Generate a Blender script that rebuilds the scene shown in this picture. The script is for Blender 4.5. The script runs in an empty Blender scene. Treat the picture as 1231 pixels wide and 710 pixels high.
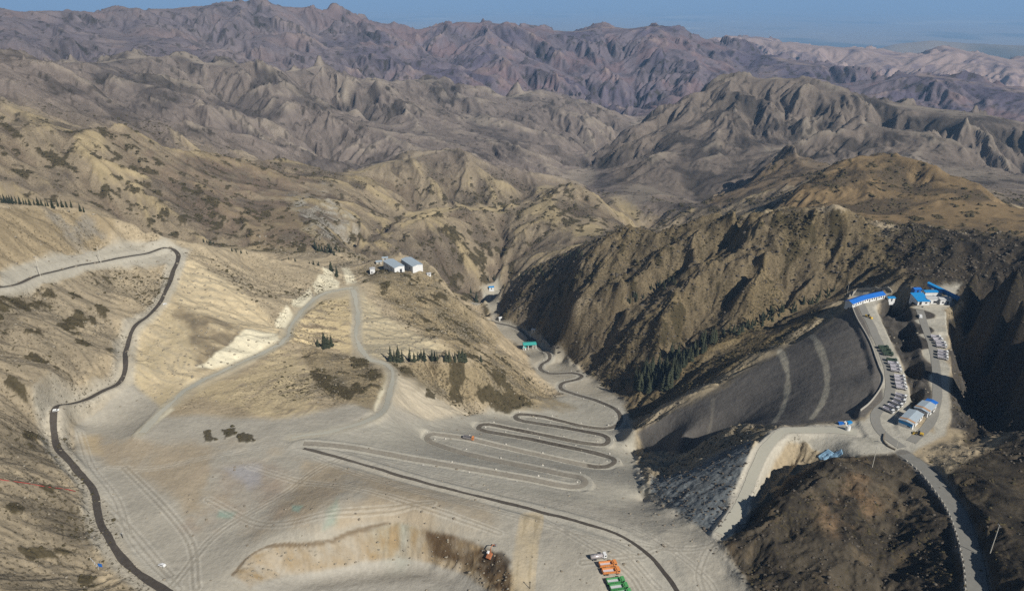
import bpy, bmesh, math, random, time
import numpy as np
from mathutils import Vector, Matrix
from concurrent.futures import ThreadPoolExecutor

T0 = time.time()
random.seed(7)
RNG = np.random.default_rng(7)
SC = bpy.context.scene
COL = SC.collection
R = math.radians

# ------------------------------------------------------------------ camera
CAM_Z = 190.0                       # the mine plateau lies at z = 0
PITCH = R(22.95)                    # downward tilt
FPX, IW, IH = 850.0, 1231.0, 710.0  # focal length in photo pixels
cam = bpy.data.cameras.new("camera")
cam.sensor_width = 36.0
cam.lens = 36.0 * FPX / IW
cam.clip_start = 1.0
cam.clip_end = 400000.0
cam_ob = bpy.data.objects.new("camera", cam)
cam_ob.location = (0, 0, CAM_Z)
cam_ob.rotation_euler = (math.pi / 2 - PITCH, 0, 0)
COL.objects.link(cam_ob)
SC.camera = cam_ob

# ------------------------------------------------------------------ light
SUN_EL, SUN_DIR = R(38), (0.64, -0.77)      # sun to the right, behind the camera
SUN_AZ = math.atan2(SUN_DIR[0], SUN_DIR[1]) # clockwise from +Y
world = bpy.data.worlds.new("World")
SC.world = world
world.use_nodes = True
wn = world.node_tree
wn.nodes.clear()
sky = wn.nodes.new("ShaderNodeTexSky")
sky.sky_type = 'NISHITA'
sky.sun_disc = False
sky.sun_elevation = SUN_EL
sky.sun_rotation = SUN_AZ
sky.altitude = 2800
bg = wn.nodes.new("ShaderNodeBackground")
bg.inputs[1].default_value = 0.05
wo = wn.nodes.new("ShaderNodeOutputWorld")
wn.links.new(sky.outputs[0], bg.inputs[0])
wn.links.new(bg.outputs[0], wo.inputs[0])
sun = bpy.data.lights.new("sun", 'SUN')
sun.energy = 4.6
sun.angle = R(0.5)
sun.color = (1.0, 0.965, 0.91)
sun_ob = bpy.data.objects.new("sun", sun)
h_ = math.hypot(*SUN_DIR)
sv = Vector((SUN_DIR[0] / h_ * math.cos(SUN_EL), SUN_DIR[1] / h_ * math.cos(SUN_EL), math.sin(SUN_EL)))
sun_ob.rotation_euler = sv.to_track_quat('Z', 'Y').to_euler()
sun_ob.location = (0, 0, 900)
COL.objects.link(sun_ob)
SC.view_settings.view_transform = 'Standard'
SC.view_settings.look = 'None'
SC.view_settings.gamma = 1.0
SC.view_settings.use_curve_mapping = False
SC.view_settings.exposure = 0.0
SC.render.engine = 'CYCLES'
cy = SC.cycles
cy.use_denoising = False
cy.max_bounces = 4
cy.diffuse_bounces = 1
cy.glossy_bounces = 2
cy.volume_bounces = 1
cy.sample_clamp_indirect = 4.0

# ------------------------------------------------------------------ helpers
def srgb(r, g, b):
    def f(c):
        c /= 255.0
        return c / 12.92 if c <= 0.04045 else ((c + 0.055) / 1.055) ** 2.4
    return (f(r), f(g), f(b))

def tag(o, label=None, cat=None, group=None, kind=None):
    if label: o['label'] = label
    if cat: o['category'] = cat
    if group: o['group'] = group
    if kind: o['kind'] = kind
    return o

def empty(name, loc, rz=0.0, label=None, cat=None, group=None, rot=None):
    o = bpy.data.objects.new(name, None)
    o.empty_display_size = 0.5
    o.location = loc
    o.rotation_euler = rot if rot else (0, 0, rz)
    COL.objects.link(o)
    return tag(o, label, cat, group)

def copy_tree(o, parent=None):
    c = o.copy()
    COL.objects.link(c)
    c.parent = parent
    for ch in list(o.children):
        copy_tree(ch, c)
    return c

def smoothstep(a, b, x):
    t = np.clip((x - a) / (b - a), 0, 1)
    return t * t * (3 - 2 * t)

def noise2(x, y, seed=0):
    """smooth value noise in -1..1, vectorised"""
    xi = np.floor(x).astype(np.int64); yi = np.floor(y).astype(np.int64)
    fx = (x - xi).astype(np.float32); fy = (y - yi).astype(np.float32)
    fx = fx * fx * fx * (fx * (fx * 6 - 15) + 10)
    fy = fy * fy * fy * (fy * (fy * 6 - 15) + 10)
    def hsh(a, b):
        n = (a * 374761393 + b * 668265263 + seed * 974711) & 0xFFFFFFFF
        n = ((n ^ (n >> 13)) * 1274126177) & 0xFFFFFFFF
        n = n ^ (n >> 16)
        return (n & 0xFFFF).astype(np.float32) / 32767.5 - 1.0
    v = (hsh(xi, yi) * (1 - fx) + hsh(xi + 1, yi) * fx) * (1 - fy) \
        + (hsh(xi, yi + 1) * (1 - fx) + hsh(xi + 1, yi + 1) * fx) * fy
    return v

def fbm(x, y, oct=4, seed=0, gain=0.5, ridged=False):
    s = 0; a = 1; n = 0
    for k in range(oct):
        v = noise2(x * 2 ** k + 17.3 * k, y * 2 ** k - 9.1 * k, seed + k)
        if ridged: v = 1 - 2 * np.abs(v)
        s = s + a * v; n += a; a *= gain
    return s / n

def ray_of(px, py):
    """photo pixel -> (azimuth, tangent of depression)"""
    x = px - IW / 2; y = py - IH / 2
    fw = math.cos(PITCH) * FPX - math.sin(PITCH) * y
    dn = math.sin(PITCH) * FPX + math.cos(PITCH) * y
    h = np.hypot(x, fw)
    return np.arctan2(x, fw), dn / h

def pix_of(az, t):
    """azimuth, tangent of depression -> photo pixel"""
    X = np.sin(az); Y = np.cos(az); Z = -t
    zc = Y * math.cos(PITCH) - Z * math.sin(PITCH)
    yc = -(Y * math.sin(PITCH) + Z * math.cos(PITCH))
    zc = np.maximum(zc, 1e-3)
    return IW / 2 + FPX * X / zc, IH / 2 + FPX * yc / zc
# ------------------------------------------------------------------ the lie of the land
# control lines: (photo x, photo y, v): v >= 110 is the ground distance in metres, v < 110 the height in metres
RIDGE, LINE = 1, 0
CTRL = []
def L(kind, *pts, back=0.14, slope=0.42): CTRL.append((kind, pts, back, slope))

# main range, far
L(RIDGE,(-200,20,2700),(-90,14,2700),(0,12,2700),(20,17,2700),(60,14,2700),(100,15,2750),(130,17,2800),(145,10,2800),(170,14,2850),(200,12,2900),(240,10,2900),(270,5,2950),
  (300,2,3000),(320,7,3000),(350,10,3000),(385,12,3000),(410,18,3000),(440,30,3000),(470,33,3000),(500,37,3050),(520,33,3100),(560,27,3150),
  (610,30,3200),(640,36,3200),(680,38,3250),(705,38,3250),(725,33,3300),(760,35,3300),(790,32,3300),(815,36,3300),(840,45,3250),(870,52,3200),
  (900,60,3150),(940,70,3100),(980,82,3000),(1020,92,2900),(1062,98,2850), back=0.3, slope=0.35)
L(LINE,(145,10,2800),(165,30,2600),(200,47,2400),(260,72,2050))
L(LINE,(300,2,3000),(318,25,2750),(330,45,2500),(325,78,2150))
L(LINE,(230,10,2900),(262,30,2650),(275,50,2400))
L(LINE,(60,14,2700),(75,35,2450),(60,55,2200))
L(LINE,(410,18,3000),(440,42,2750),(480,62,2550),(560,103,2200))
L(LINE,(520,33,3100),(555,52,2850),(600,72,2600),(700,113,2330),(758,133,2230))
L(LINE,(725,33,3300),(760,52,3000),(790,70,2750),(830,92,2550))
L(LINE,(830,42,3250),(870,75,2900),(900,92,2700))
L(LINE,(640,36,3200),(670,65,2850),(720,95,2550))
# valleys between those spurs
L(LINE,(245,50,2600),(300,78,2230)); L(LINE,(375,40,2850),(400,72,2330)); L(LINE,(500,60,2900),(590,100,2350)); L(LINE,(640,70,2850),(690,98,2500))
L(LINE,(760,75,2900),(790,110,2450)); L(LINE,(110,38,2550),(150,62,2200))
# purple foothills and pale ridges to the right
L(RIDGE,(1040,99,2550),(1065,96,2600),(1100,90,2650),(1160,97,2650),(1231,110,2600),(1330,118,2600))
L(LINE,(1060,120,2350),(1160,124,2350),(1240,134,2300))
L(RIDGE,(855,54,4800),(875,45,5000),(920,46,5000),(940,53,5000),(1000,57,5000),(1050,60,4900),(1100,68,4700),(1130,56,4800),(1160,60,4800),(1231,75,4600),(1330,80,4600), back=0.12, slope=0.2)
L(LINE,(945,73,4450),(1000,86,4300),(1100,88,4250),(1231,100,4100))
L(LINE,(1000,57,5000),(1015,75,4550)); L(LINE,(1130,56,4800),(1110,80,4400)); L(LINE,(1070,66,4800),(1070,84,4350))
L(RIDGE,(1075,51,9000),(1120,46,9000),(1160,49,9000),(1231,52,9000),(1330,50,9000), back=0.1, slope=0.1)
# grey middle mountains
L(RIDGE,(-180,60,1500),(-60,70,1500),(60,76,1600),(100,78,1700),(130,72,1750),(160,71,1780),(210,70,1800),(240,79,1800),(280,78,1800),(310,82,1780),(340,90,1750),(370,80,1850),(400,83,1880),(420,90,1900),
  (450,100,1850),(500,97,1900),(530,97,1900),(560,108,1900),(600,117,1900),(640,108,2050),(680,118,2100),(740,140,2130), back=0.1)
L(LINE,(210,70,1800),(300,105,1560),(360,128,1460),(420,150,1400),(480,175,1300))
L(LINE,(370,80,1850),(450,130,1600),(520,158,1480),(600,172,1450),(690,187,1480))
L(LINE,(500,97,1900),(560,128,1750),(600,148,1650),(690,176,1600))
L(LINE,(640,108,2050),(690,135,1850),(720,165,1700))
L(LINE,(130,72,1750),(200,110,1450),(250,140,1330))
L(LINE,(250,105,1650),(330,150,1370)); L(LINE,(410,125,1720),(490,162,1440)); L(LINE,(540,128,1800),(590,160,1560))
L(RIDGE,(-180,55,1400),(-60,62,1400),(0,68,1400),(25,70,1400),(60,85,1350),(110,105,1280),(140,131,1180),(200,147,1180),(290,163,1200),(350,178,1190),(420,200,1170), back=0.06)
# right grey mountain
L(RIDGE,(722,185,1500),(740,166,1560),(780,145,1620),(820,120,1700),(860,108,1760),(900,98,1800),(930,95,1800),(960,98,1800),(1000,110,1780),(1050,124,1800),(1100,130,1820),(1170,135,1820),(1231,150,1800),(1330,165,1750), back=0.1)
L(LINE,(930,97,1800),(905,135,1600),(860,180,1400),(800,232,1180))
L(LINE,(860,108,1760),(820,160,1500),(770,215,1250))
L(LINE,(985,108,1780),(1010,128,1640),(1030,141,1540))
L(RIDGE,(985,172,1380),(1010,155,1460),(1030,141,1540),(1060,155,1530),(1110,166,1500),(1150,180,1460),(1200,205,1420),(1231,217,1380),(1330,240,1330), back=0.05)
L(LINE,(1030,141,1540),(1000,170,1400),(900,230,1150))
L(LINE,(950,140,1640),(890,205,1290)); L(LINE,(1100,145,1680),(1140,165,1580))
L(RIDGE,(860,243,1080),(900,216,1130),(940,191,1170),(960,187,1180),(990,196,1170),(1010,206,1160), back=0.05)
# ochre hump, right
L(RIDGE,(930,253,800),(960,226,850),(990,206,890),(1020,191,910),(1060,187,920),(1090,188,920),(1120,200,900),(1160,220,880),(1200,240,850),(1231,252,830),(1330,275,800), back=0.06)
L(LINE,(1060,187,920),(1050,225,820),(1060,258,760)); L(LINE,(1130,205,890),(1150,250,780))
L(LINE,(1000,235,800),(1010,248,770)); L(LINE,(1100,225,850),(1110,262,740)); L(LINE,(1231,285,720),(1170,278,720),(1060,262,730))
# river valley floor
L(LINE,(775,138,2150),(750,160,1800),(722,187,1550),(712,200,1450)); L(LINE,(712,200,1450),(760,235,1130),(800,242,1080),(840,250,1030)); L(LINE,(750,268,960),(740,262,990))
L(LINE,(600,334,-132),(585,345,-128),(575,362,-124),(590,388,-118))
# ochre ridge, left, and its arm to the middle
L(RIDGE,(-200,165,860),(-90,158,900),(0,150,915),(60,152,925),(100,156,930),(130,153,940),(150,156,940),(200,183,960),(260,190,1000),(320,195,1040),(380,205,1070),(420,207,1090),
  (450,196,1110),(500,188,1130),(540,179,1150),(560,181,1150),(600,197,1160),(640,212,1170),(675,222,1150), back=0.05)
L(LINE,(-90,240,780),(0,238,800),(60,243,790),(120,255,780),(180,278,770),(240,292,750),(300,300,735),(360,300,720),(400,296,720),(425,302,740))
L(LINE,(150,156,940),(200,225,840),(250,280,770)); L(LINE,(100,156,930),(90,200,850)); L(LINE,(50,152,925),(60,240,795))
L(LINE,(320,195,1040),(360,240,880),(395,285,740)); L(LINE,(260,190,1000),(320,260,820))
L(LINE,(425,300,745),(440,270,830),(430,235,950)); L(LINE,(470,260,960),(520,245,1010),(600,250,1010))
# tan hill in the middle
L(RIDGE,(430,303,760),(470,272,840),(520,256,890),(550,251,915),(600,255,940),(640,241,990),(680,221,1030),(700,224,1030),(730,250,990),(757,277,940), back=0.04)
L(LINE,(440,310,740),(500,330,-100),(545,337,-126),(590,332,-130)); L(LINE,(600,255,940),(610,325,-125)); L(LINE,(680,221,1030),(640,270,900),(620,315,-115)); L(LINE,(545,252,910),(520,300,-85))
# rocky spur across the valley
L(RIDGE,(588,372,740),(600,352,735),(640,325,705),(700,295,655),(760,277,635),(800,283,625),(850,263,620),(900,262,603),(950,252,600),(1000,252,592),(1040,268,590),(1060,282,592), back=0.06)
L(LINE,(592,384,700),(610,392,-116),(640,402,-110),(668,418,-105),(690,440,-97),(712,458,-92),(740,478,-84),(757,492,-80))
L(LINE,(757,482,-80),(800,448,-62),(850,410,-42),(900,384,-33),(950,366,-24),(1000,352,-14),(1020,345,-8))
L(LINE,(700,295,655),(690,370,560)); L(LINE,(760,277,635),(750,400,520)); L(LINE,(850,263,620),(800,390,500)); L(LINE,(950,252,600),(900,350,520))
L(RIDGE,(1050,284,600),(1090,265,620),(1120,274,620),(1160,283,615),(1231,290,600),(1330,300,570), back=0.05)
L(LINE,(1080,330,530),(1100,338,520),(1140,345,510),(1190,350,500),(1231,352,490))
L(LINE,(1000,300,578),(950,320,560),(900,345,541),(850,375,523),(815,415,508)); L(LINE,(900,280,617),(850,310,588),(790,345,562),(740,390,542),(712,430,527)); L(LINE,(940,292,572),(880,327,545),(800,372,522)); L(LINE,(820,300,590),(750,345,556))
# west: road bench, hill above it, slope below
L(RIDGE,(-180,230,470),(-90,238,490),(0,245,510),(60,248,530),(110,256,545),(180,281,535),(220,293,530),(270,302,545),(310,309,560),(350,318,560),(390,325,545),(425,338,535), back=0.07, slope=0.5)
L(LINE,(-90,365,50),(0,345,48),(50,330,43),(120,314,35),(180,305,28),(210,305,25))
L(LINE,(0,328,51),(60,312,45),(120,300,38),(180,290,31))
L(LINE,(213,306,24),(213,318,22),(200,345,18),(180,378,13),(150,420,9),(147,440,8),(120,468,6),(80,500,4),(68,520,3.5),(75,545,3),(112,590,2),(116,610,1.5),(130,650,1),(160,690,0),(200,712,0))
L(LINE,(-90,480,36),(0,440,33),(40,400,32),(100,360,27),(140,340,24)); L(LINE,(60,470,20),(110,420,18),(140,380,18))
L(LINE,(-90,600,32),(0,577,24),(50,585,14),(90,592,5)); L(LINE,(-60,520,30),(0,500,26),(45,510,11)); L(LINE,(-60,720,24),(0,700,19),(50,690,9),(100,690,2)); L(LINE,(60,640,9),(95,640,3))
# pale road along the slope
L(LINE,(170,520,1),(200,487,0),(230,465,-2),(280,440,-4),(325,420,-7),(345,403,-8),(345,390,-9),(370,365,-12),(385,352,-14),(424,346,-16))
L(LINE,(215,310,24),(270,355,8),(310,385,-3),(338,398,-8)); L(LINE,(230,330,17),(260,380,7),(240,430,2)); L(LINE,(300,320,-2),(340,350,-8))
L(LINE,(425,348,-16),(430,380,-17),(428,405,-18),(432,425,-18),(462,437,-18),(476,447,-17),(474,470,-14),(455,500,-9),(410,515,-4),(350,524,-1))
L(LINE,(365,430,-10),(395,460,-9),(420,480,-9)); L(LINE,(290,470,-3),(330,500,-2)); L(LINE,(380,410,-14),(400,425,-17))
L(LINE,(480,437,-20),(510,433,-21),(545,432,-26),(580,440,-38),(620,448,-60),(650,470,-82),(700,486,-82))
L(LINE,(440,345,-17),(480,380,-25),(520,405,-30),(550,425,-32)); L(LINE,(500,430,-24),(540,470,-40),(590,490,-62)); L(LINE,(480,460,-17),(500,495,-26),(520,512,-32))
# shelf with the white sheds
L(LINE,(435,330,-24),(450,325,-28),(480,320,-30),(510,322,-32)); L(LINE,(450,312,-30),(480,308,-31),(512,312,-34))
L(RIDGE,(512,314,-35),(535,340,-40),(560,368,-50),(578,385,-62),(600,402,-78),(622,425,-88), back=0.05, slope=0.8)
# plateau
for p in [(190,705,0),(300,640,0),(250,560,1),(350,590,0),(640,640,-1),(760,655,-2),(820,690,-3),(720,690,-1),(870,690,-4),(850,650,-4),(200,600,1),(250,680,0),
          (400,560,0),(300,540,0),(640,700,-1),(800,640,-5)]:
    L(LINE, p)
# pit
L(LINE,(277,690,.3),(300,668,.8),(330,655,1),(380,652,1),(430,637,1.2),(480,629,1.5),(520,636,1.3),(570,651,1.2),(600,668,1),(618,690,.5),(622,712,0))
L(LINE,(305,706,-3),(335,688,-6),(385,682,-8),(440,671,-9),(480,665,-9),(520,670,-9),(555,685,-8),(580,708,-6))
L(LINE,(360,712,-8),(420,704,-9.5),(500,696,-10),(545,708,-8.5))
# zigzag road
ZIG = [(365,532,-0.5),(430,539,-4),(560,562,-9),(640,576,-12),(685,585,-14.5),(702,582,-15.5),(698,574,-17),(660,566,-18.5),(560,545,-24),(522,533,-27),(514,527,-28),(522,522,-29.5),(563,527,-31.5),(640,545,-36),(715,561,-40),
       (735,558,-41.5),(737,551,-43),(715,544,-44.5),(640,528,-48),(583,518,-50.5),(576,513,-51.5),(588,510,-52.5),(640,520,-55),(700,532,-57.5),(725,534,-59),(731,528,-60),(722,522,-61),(680,514,-63.5),(630,506,-66),(620,502,-67),(626,498,-68),(655,501,-70),
       (700,512,-73),(728,515,-74.5),(743,510,-76),(746,500,-77.5),(738,490,-79),(715,480,-82),(690,473,-85),(675,467,-87),(677,460,-89),(695,455,-91),(699,451,-92.5),(688,448,-94),(662,449,-96),(650,444,-98),(652,437,-100),(661,430,-102),(656,422,-105),(645,414,-108),(632,402,-112),(615,393,-116),(590,388,-118)]
L(LINE,*ZIG)
L(LINE,(365,538,-0.5),(430,556,-1),(500,577,-1.5),(570,595,-2),(640,612,-2.5),(700,628,-3),(745,643,-3.5),(780,667,-4),(800,690,-4),(815,712,-4))
L(LINE,(750,590,-24),(775,600,-26),(800,612,-17),(830,630,-8)); L(LINE,(755,560,-52),(765,540,-68)); L(LINE,(745,530,-68),(756,515,-78)); L(LINE,(700,600,-10),(740,610,-14))
# spoil fans and terraces on the right
L(LINE,(1028,356,8),(1040,375,7),(1055,405,6),(1068,440,5),(1074,465,5),(1068,490,4),(1045,508,3),(1000,517,2),(965,518,1),(935,520,0),(912,555,-2),(895,590,-3),(882,618,-3.5),(868,640,-4))
L(LINE,(1050,395,6),(1070,430,5),(1082,460,5),(1080,490,4.5),(1060,515,4))
L(LINE,(1023,362,6),(960,405,-13),(900,440,-23),(850,468,-34),(800,498,-47),(762,520,-58))
L(LINE,(1030,385,6),(1040,402,5.5),(1000,430,-2),(940,460,-16),(880,495,-30),(820,525,-46)); L(LINE,(1053,440,4),(1030,452,1),(1000,470,-3),(950,495,-11),(900,510,-21)); L(LINE,(1052,480,3),(1000,500,-2),(960,508,-5))
L(LINE,(785,545,-64),(815,548,-60),(775,562,-54),(800,566,-50)); L(RIDGE,(828,545,-46),(850,530,-36),(880,516,-25),(905,510,-19), back=0.03, slope=0.9)
L(LINE,(795,575,-27),(830,562,-20),(870,545,-11)); L(LINE,(780,590,-22),(830,590,-11),(880,575,-5)); L(LINE,(800,610,-15),(850,615,-7.5),(870,615,-5.5)); L(LINE,(835,635,-8),(862,640,-5))
L(LINE,(1108,368,10),(1112,390,9),(1122,420,7),(1128,450,6),(1128,480,5),(1120,510,4.5),(1095,530,4),(1060,530,4),(1020,535,4))
L(LINE,(1097,368,10),(1112,369,10),(1126,369,10),(1140,369,10)); L(LINE,(1098,358,10),(1120,357,10),(1145,360,10)); L(LINE,(1100,348,10.5),(1125,347,10.5),(1155,354,10.5))
L(LINE,(1066,384,-14),(1080,414,-27),(1093,446,-31),(1099,472,-25),(1090,500,-9),(1072,516,-1))
L(LINE,(1101,385,9),(1110,420,6.5),(1116,450,5.5),(1116,480,4.7),(1094,498,4.3),(1078,514,4)); L(LINE,(1130,390,9.5),(1139,420,7),(1142,450,6),(1140,490,5),(1138,518,4.5),(1115,537,4)); L(LINE,(1100,515,4.3),(1120,500,4.6))
L(LINE,(1164,388,-6),(1158,420,-22),(1162,460,-27),(1160,500,-18)); L(LINE,(1190,440,-26),(1195,480,-22))
L(LINE,(1165,372,10),(1200,362,22),(1240,360,30)); L(LINE,(1215,400,2),(1225,440,-6),(1225,480,0),(1190,520,2),(1160,535,5)); 
L(LINE,(1255,400,46),(1265,450,32),(1270,490,20),(1265,550,16)); L(LINE,(1330,380,34),(1350,460,20),(1350,560,16)); L(LINE,(1420,420,16),(1450,540,14))
L(LINE,(1092,546,5),(1120,572,6.5),(1145,607,8.5),(1160,640,10),(1172,680,12.5),(1178,715,14.5)); 
L(LINE,(1135,562,9),(1163,600,12.5),(1183,640,15),(1200,690,18)); L(LINE,(1160,560,11),(1200,580,14),(1231,600,16.5),(1280,650,20)); L(LINE,(1231,545,14),(1231,700,21)); L(LINE,(1110,548,5),(1135,548,7),(1160,548,9))
L(LINE,(1085,552,4),(1070,545,4),(1030,548,5),(1000,552,5)); L(RIDGE,(1000,552,5),(965,575,6),(930,605,5),(900,632,2),(880,650,-1), back=0.03, slope=0.9)
L(LINE,(905,612,-9),(930,580,-14),(960,555,-9)); L(LINE,(1085,575,3.5),(1074,615,2),(1065,652,.5),(1052,714,.5)); L(LINE,(1112,600,6),(1132,650,8),(1143,700,10)); L(LINE,(1005,600,6),(1000,650,5),(985,705,4)); L(LINE,(950,640,4),(940,700,1)); L(LINE,(900,690,-1),(885,665,-2))
L(LINE,(1040,590,5.5),(1040,640,4),(1030,700,3.5))
# near ground outside the frame
for a, z in [(-50,26),(-40,14),(-30,4),(-20,1),(0,0),(15,-2),(25,-6),(33,-8),(40,2),(50,8)]:
    px, py = pix_of(R(a), 1.45); L(LINE, (float(px), float(py), float(z)))

def build_controls():
    A, U, T = [], [], []
    def add(az, D, t): A.append(az); U.append(math.log(D)); T.append(t)
    for kind, pts, back, slope in CTRL:
        q = []
        for (px, py, v) in pts:
            az, t = ray_of(px, py); az = float(az); t = float(t)
            D = v if v >= 110 else (CAM_Z - v) / t
            q.append((px, py, D))
        dense = []
        for a, b in zip(q[:-1], q[1:]):
            n = max(1, int(math.hypot(a[0] - b[0], a[1] - b[1]) / 13))
            for k in range(n):
                f = k / n
                dense.append((a[0] + (b[0] - a[0]) * f, a[1] + (b[1] - a[1]) * f, a[2] * (b[2] / a[2]) ** f))
        dense.append(q[-1])
        for i, (px, py, D) in enumerate(dense):
            az, t = ray_of(px, py); az = float(az); t = float(t)
            add(az, D, t)
            if kind == RIDGE and i % 2 == 0:
                for m in (0.4, 1.0):
                    D2 = D * (1 + back * m)
                    z2 = CAM_Z - t * D - slope * (D2 - D)
                    add(az, D2, (CAM_Z - z2) / D2)
    for a in np.linspace(-52, 52, 22):
        for D in (8200, 12000):
            add(R(a), D, (CAM_Z + 650) / D)
    P = np.array([A, U, T]).T
    # merge near-duplicates
    key = np.round(P[:, :2] / 0.0035).astype(int)
    _, idx = np.unique(key, axis=0, return_index=True)
    return P[np.sort(idx)]

PTS = build_controls()
def solve_rbf(P, lam=2e-4):
    d = np.hypot(P[:, None, 0] - P[None, :, 0], P[:, None, 1] - P[None, :, 1])
    n = len(P)
    M = np.zeros((n + 3, n + 3))
    M[:n, :n] = -np.sqrt(d * d + 0.004 ** 2) - lam * np.eye(n) * 0
    M[:n, n] = M[n, :n] = 1
    M[:n, n + 1] = M[n + 1, :n] = P[:, 0]
    M[:n, n + 2] = M[n + 2, :n] = P[:, 1]
    M[:n, :n] += np.eye(n) * lam
    return np.linalg.solve(M, np.concatenate([P[:, 2], np.zeros(3)]))
W = solve_rbf(PTS)
print("controls", len(PTS), "t", round(time.time() - T0, 1))

DETAIL = 1.0                      # mesh density
AZ0, AZ1 = R(-50), R(50)
U0, U1, U2 = math.log(118.0), math.log(6000.0), math.log(160000.0)
NA = int(1060 * DETAIL)
NU1, NU2 = int(1750 * DETAIL), int(170 * DETAIL)
az_g = np.linspace(AZ0, AZ1, NA)
u_g = np.concatenate([np.linspace(U0, U1, NU1, endpoint=False), np.linspace(U1, U2, NU2)])
NU = len(u_g)

def eval_rbf(az, u):
    out = np.empty((len(u), len(az)), np.float32)
    pa = PTS[:, 0].astype(np.float32); pu = PTS[:, 1].astype(np.float32); w = W[:-3].astype(np.float32)
    da2 = (az[:, None].astype(np.float32) - pa[None, :]) ** 2 + np.float32(0.004 ** 2)
    def row(i):
        d = np.sqrt(da2 + (np.float32(u[i]) - pu)[None, :] ** 2)
        out[i] = -(d @ w) + W[-3] + W[-2] * az + W[-1] * u[i]
    with ThreadPoolExecutor(4) as ex:
        list(ex.map(row, range(len(u))))
    return out

# coarse evaluation, then smooth upsampling
ca = np.linspace(AZ0, AZ1, 420); cu = np.linspace(U0, math.log(13000.0), 700)
tc = eval_rbf(ca, cu)
print("rbf", round(time.time() - T0, 1))
def upsample(src, sa, su, az, u):
    ia = np.clip((az - sa[0]) / (sa[1] - sa[0]), 0, len(sa) - 1.001); iu = np.clip((u - su[0]) / (su[1] - su[0]), 0, len(su) - 1.001)
    def cub(n, idx):
        i = np.floor(idx).astype(int); f = (idx - i)[:, None]
        k = [np.clip(i + o, 0, n - 1) for o in (-1, 0, 1, 2)]
        w = [-.5*f+f*f-.5*f**3, 1-2.5*f*f+1.5*f**3, .5*f+2*f*f-1.5*f**3, -.5*f*f+.5*f**3]
        return k, w
    k, w = cub(len(su), iu)
    m = sum(src[kk] * ww for kk, ww in zip(k, w))
    k, w = cub(len(sa), ia)
    mt = m.T
    return sum(mt[kk] * ww for kk, ww in zip(k, w)).T
t_base = upsample(tc, ca, cu, az_g, u_g).astype(np.float32)
D_g = np.exp(u_g)[:, None]
AZ = np.broadcast_to(az_g[None, :], (NU, NA)); UU = np.broadcast_to(u_g[:, None], (NU, NA))
far = smoothstep(math.log(8500), math.log(12500), UU)
t_base = (t_base * (1 - far) + (CAM_Z + 650) / D_g * far).astype(np.float32)
X = (D_g * np.sin(AZ)); Y = (D_g * np.cos(AZ))
Z = CAM_Z - t_base * D_g
PX0, PY0 = pix_of(AZ, t_base)          # photo position of every point of the ground

# ------------------------------------------------------------------ zones of ground cover, by outline
NWX = fbm(X / 14.0, Y / 14.0, 3, 11); NWY = fbm(X / 14.0, Y / 14.0, 3, 23)
def zone(poly, d0=0, d1=1e9, soft=3.0, rag=5.0, px=None, py=None):
    """weight 0..1 of the ground inside an outline, ragged and softened"""
    p = np.array(poly, float)
    out = np.zeros((NU, NA), np.float32)
    x0, y0 = p.min(0) - soft * 2 - rag; x1, y1 = p.max(0) + soft * 2 + rag
    m = (PX0 > x0) & (PX0 < x1) & (PY0 > y0) & (PY0 < y1) & (D_g >= d0) & (D_g <= d1)
    if not m.any(): return out
    qx = PX0[m] + NWX[m] * rag; qy = PY0[m] + NWY[m] * rag
    ins = np.zeros(qx.shape, bool); dist = np.full(qx.shape, 1e9)
    n = len(p)
    for i in range(n):
        ax, ay = p[i]; bx, by = p[(i + 1) % n]
        c = ((ay > qy) != (by > qy)) & (qx < (bx - ax) * (qy - ay) / (by - ay + 1e-12) + ax)
        ins ^= c
        f = np.clip(((qx - ax) * (bx - ax) + (qy - ay) * (by - ay)) / ((bx - ax) ** 2 + (by - ay) ** 2 + 1e-9), 0, 1)
        dist = np.minimum(dist, np.hypot(qx - ax - f * (bx - ax), qy - ay - f * (by - ay)))
    sd = np.where(ins, dist, -dist)
    out[m] = smoothstep(-soft, soft, sd)
    return out
# ------------------------------------------------------------------ graded ground, roads, gullies
Z_PLAT = [(195,714),(160,670),(125,600),(90,555),(88,515),(160,455),(200,500),(240,500),(330,505),(455,480),(520,508),(580,497),(640,485),(700,470),(748,482),(762,520),(765,560),(780,592),(830,625),(862,645),(905,714)]
Z_HAIR = [(330,520),(420,508),(520,505),(580,497),(640,485),(700,470),(748,482),(762,520),(765,560),(780,592),(740,612),(560,580),(420,545)]
Z_FAN1 = [(1025,364),(960,408),(850,470),(765,520),(775,545),(835,542),(880,512),(940,512),(1040,505),(1066,475),(1058,420),(1035,378)]
Z_FAN2 = [(905,530),(898,560),(874,636),(850,640),(780,602),(782,575),(830,562),(875,540)]
Z_TERR = [(1022,352),(1045,345),(1062,395),(1085,440),(1094,490),(1084,508),(1124,520),(1120,490),(1118,440),(1098,380),(1096,345),(1155,345),(1132,380),(1140,440),(1142,500),(1136,522),(1095,545),(1000,548),(975,540),(960,522),(930,530),(905,570),(880,640),(868,640),(890,580),(915,530),(940,514),(1040,508),(1062,484),(1060,450),(1045,400)]
Z_RROAD = [(1080,545),(1105,540),(1135,575),(1165,620),(1185,714),(1160,714),(1150,640),(1120,590)]
Z_SLOPE1 = [(150,425),(180,380),(215,320),(225,310),(260,330),(345,398),(330,420),(240,455),(200,490),(165,480),(140,450)]
Z_SCREE = [(434,352),(470,385),(550,425),(480,434),(440,428),(432,400)]
Z_SCREE2 = [(480,442),(520,470),(565,495),(520,512),(455,505),(470,470)]
Z_BENCH = [(0,325),(60,308),(130,295),(200,285),(230,300),(215,330),(205,320),(130,320),(60,340),(0,360)]
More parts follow.
